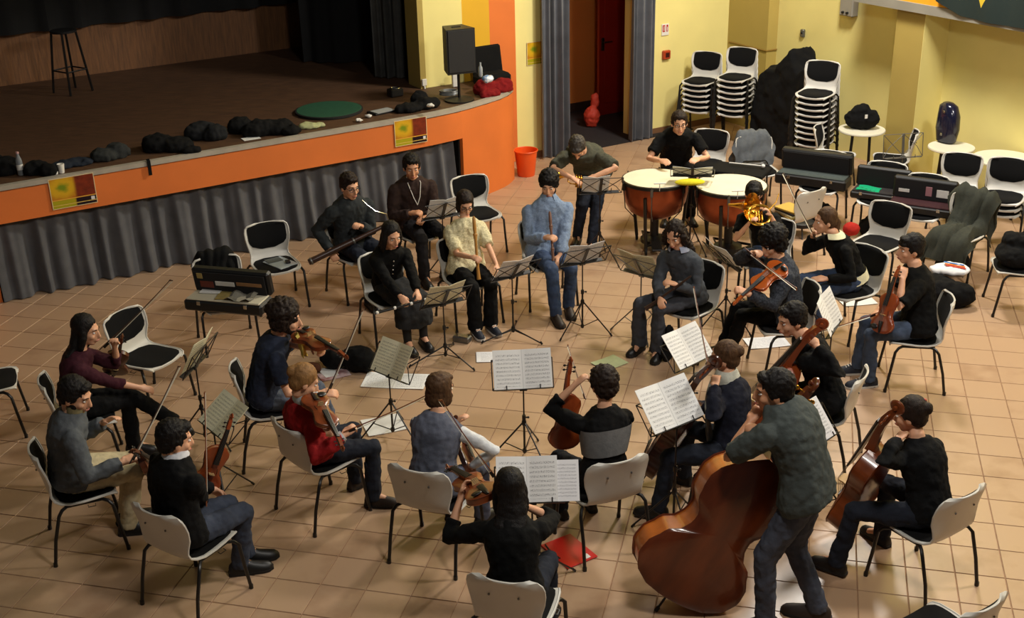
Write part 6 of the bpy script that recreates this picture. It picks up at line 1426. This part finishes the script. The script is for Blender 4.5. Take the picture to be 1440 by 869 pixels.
for k in range(3): a = k*2*PI/3+.4; mb = MB(); mb.tube([(.05*math.cos(a), .05*math.sin(a), z_-.05), (.17*math.cos(a), .17*math.sin(a), 0)], .01, 6); mb.build('leg', M['blackmetal'], t)
# papers on a chair by the timpani
x, y, a, _ = CH['E16']
for k in range(4):
    mb = MB(); mb.box((0, 0, .011), (.24, .31, .02), rotz(.3+.1*k), .002); tag(mb.build('music_book', mat(['book_yellow', 'book_cream', 'book_dark', 'book_ochre'][k], [(206, 170, 84), (222, 208, 160), (40, 34, 30), (196, 160, 70)][k], .6), loc=(x-.02, y+.02, .458+.0225*k)), ['lowest', 'second lowest', 'second highest', 'topmost'][k]+' music book in pile on the turned chair by the timpani', 'book', 'music books on the turned chair')
b = at(970, 256, .90); mb = MB(); mb.ball((0, 0, 0), (.17, .07, .035), nu=16, nv=8); tag(mb.build('duster', cloth('yellow_duster', (214, 200, 40)), loc=b), 'bright yellow cloth on the edge of timpani stand', 'cloth')
for px, lab, yw in (((1048, 231), 'long pale mallet lying behind the larger timpano', .5),):
    b = at(*px, .80); mb = MB(); d = np.array([.35, -.16, 0.]); mb.tube([-d*.5, d*.5], .008, 8); t = thing('mallet', lab, 'mallet', b); mb.build('shaft', M['white'], t); mb = MB(); mb.ball(d*.55, (.025, .025, .022), nu=12, nv=8); mb.build('felt_head', M['paper'], t)
t = thing('percussion_table', 'low black trap table between timpanist and stacked chairs', 'table', (*at(1040, 240, .74)[:2], 0), .5); mb = MB(); mb.box((0, 0, .74), (.66, .42, .05), None, .01); mb.build('table_top', M['blackcloth'], t)
for sx in (-1, 1):
    for sy in (-1, 1): mb = MB(); mb.tube([(sx*.28, sy*.17, .72), (sx*.3, sy*.18, 0)], .012, 6); mb.build('leg', M['blackmetal'], t)
# papers on E2
x, y, a, _ = CH['E2']; mb = MB(); mb.box((0, 0, .006), (.22, .31, .008), rotz(.8)); tag(mb.build('folder', mat('clear_folder', (176, 186, 190), .3), loc=(x+.06, y-.02, .462)), 'pale plastic folder on the empty chair by stage skirt', 'folder'); mb = MB(); mb.box((0, 0, .006), (.16, .12, .006), rotz(.6)); tag(mb.build('photo_print', mat('grey_print', (92, 96, 92), .5), loc=(x-.02, y+.04, .47)), 'grey printed card on the pale plastic folder', 'card'); mb = MB(); mb.box((0, 0, .012), (.05, .08, .02), rotz(.3), .005); tag(mb.build('phone', M['blackplastic'], loc=(x+.14, y-.03, .471)), 'small black phone on the pale plastic folder', 'phone')
# ---- papers and bags on the floor inside the circle
def floor_paper(px, w_, h_, yw, m, lab, nm='sheet_music', cat='sheet music'):
    G = np.zeros((9, 5, 3))
    for i in range(9):
        for j in range(5):
            u = i/8-.5; G[i, j] = (u*w_, (j/4-.5)*h_, .004+.012*abs(u)**1.5)
    mb = MB(); mb.slab(G, -.002, uv=True); o = mb.build(nm, m, loc=at(*px)); o.rotation_euler[2] = R_(yw); return tag(o, lab, cat)
floor_paper((556, 536), .58, .30, -8, M['sheet_white'], 'open sheet music on the floor behind the cream score stand')
floor_paper((540, 598), .34, .30, 20, M['paper'], 'white paper on the floor at the feet of bearded violinist', 'paper', 'paper')
floor_paper((704, 502), .46, .22, 2, M['sheet_single'], 'pale sheet on the floor behind the middle score')
floor_paper((857, 511), .28, .22, 35, M['paper_green'], 'greenish booklet on the floor before the woman in grey', 'booklet', 'booklet')
floor_paper((1078, 482), .40, .24, 8, M['sheet_single'], 'sheet on the floor beneath the orange-violin player\'s chair')
floor_paper((1205, 424), .36, .22, 8, M['paper'], 'white paper on floor under the young woman with white collar', 'paper', 'paper')
floor_paper((478, 520), .36, .2, 30, M['paper'], 'white magazine page beside the black floor bag', 'paper', 'paper')
b = at(800, 776); t = thing('folder', 'red plastic folder on the floor behind long-haired violist', 'folder', b, R_(58)); mb = MB(); mb.box((0, 0, .008), (.34, .26, .012), None, .004); mb.build('cover', mat('red_folder', (200, 30, 24), .35), t); mb = MB(); mb.box((.13, .06, .016), (.05, .04, .003)); mb.build('label_sticker', M['white'], t); mb = MB(); mb.tube([(-.15, -.1, .016), (-.05, -.12, .018), (.05, -.11, .016)], .006, 6); mb.build('clip', M['blackmetal'], t)
heap('bag', 'black shoulder bag on floor behind the bearded violinist', 'bag', [(at(505, 505, .1), (.2, .13, .12), .5), (at(470, 505, .09), (.15, .1, .09), .3)], coat_b, floor_z=.003)
heap('pouch', 'brown leather pouch beside the black shoulder bag', 'pouch', [(at(438, 517, .05), (.1, .07, .05), .2)], cloth('brown_leather', (78, 46, 30)), .012, .02, floor_z=.003)
floor_paper((470, 528), .28, .16, 25, mat('red_magazine', (150, 40, 44), .5, .3, 10, rgb2=(200, 180, 180)), 'red and white magazine under the brown pouch', 'magazine', 'magazine')
b = at(650, 480); mb = MB(); mb.box((0, 0, .03), (.17, .09, .06), rotz(-.4), .008); t = thing('small_box', 'little grey metal box on the floor by the flautist\'s stand', 'box', b); mb.build('body', M['steel'], t); mb = MB(); mb.box((0, 0, .063), (.15, .075, .008), rotz(-.4), .003); mb.build('lid', M['chrome'], t)
heap('bag', 'tall narrow black bag at the feet of the woman in grey', 'bag', [(chair_pt('C10', .30, .02)+[0, 0, .17], (.045, .09, .2), R_(-150)), (chair_pt('C10', .30, .02)+[0, 0, .06], (.05, .11, .08), R_(-150))], coat_b, floor_z=.003)
# stripe of the jumper and the fringed scarf
p = STRIPE_P; mb = MB(); mb.loft([r_ for r_ in p['tor'](1.0, .034, .3, .8)], cap=False); p['B'](mb.mesh('jumper_stripe', M['white']), 'jumper_stripe', cloth('heather_grey', (112, 112, 112)))
p = SCARF_P; sc_m = cloth('pale_grey_scarf', (176, 176, 164), .15); mb = MB()
mb.loft([ring(p['neck']+p['sp']*z+p['CF']*yy, p['CR'], p['CF'], r, r*.9, 18) for z, r, yy in ((-.03, .092, .0), (.01, .098, .005), (.045, .088, .008), (.07, .07, .008))], cap=False); p['B'](mb.mesh('scarf', M['white']), 'scarf', sc_m)
for k in range(2):
    G = np.zeros((6, 14, 3)); sd = (-1, 1)[k]; ln_ = (.50, .40)[k]
    for i in range(6):
        for j in range(14):
            v = j/13; G[i, j] = p['neck']+p['CF']*(.085+.075*math.sin(min(v*2.4, 1.57))+.014*math.sin(i*2.1+v*6))+p['CR']*(sd*.055+(i/5-.5)*.085+.012*math.sin(v*7))-p['sp']*(ln_*v-.02)
    mb = MB(); mb.slab(G, .01); e_ = p['B'](mb.mesh('scarf_end', M['white']), 'scarf_end', sc_m)
    fb = MB()
    for i in range(7): q = G[0, -1]*(1-i/6)+G[5, -1]*(i/6); fb.tube([q, q-[0, 0, .09]], .004, 5)
    f_ = p['B'](fb.mesh('fringe', M['white']), 'fringe', sc_m, e_); f_['kind'] = 'stuff'
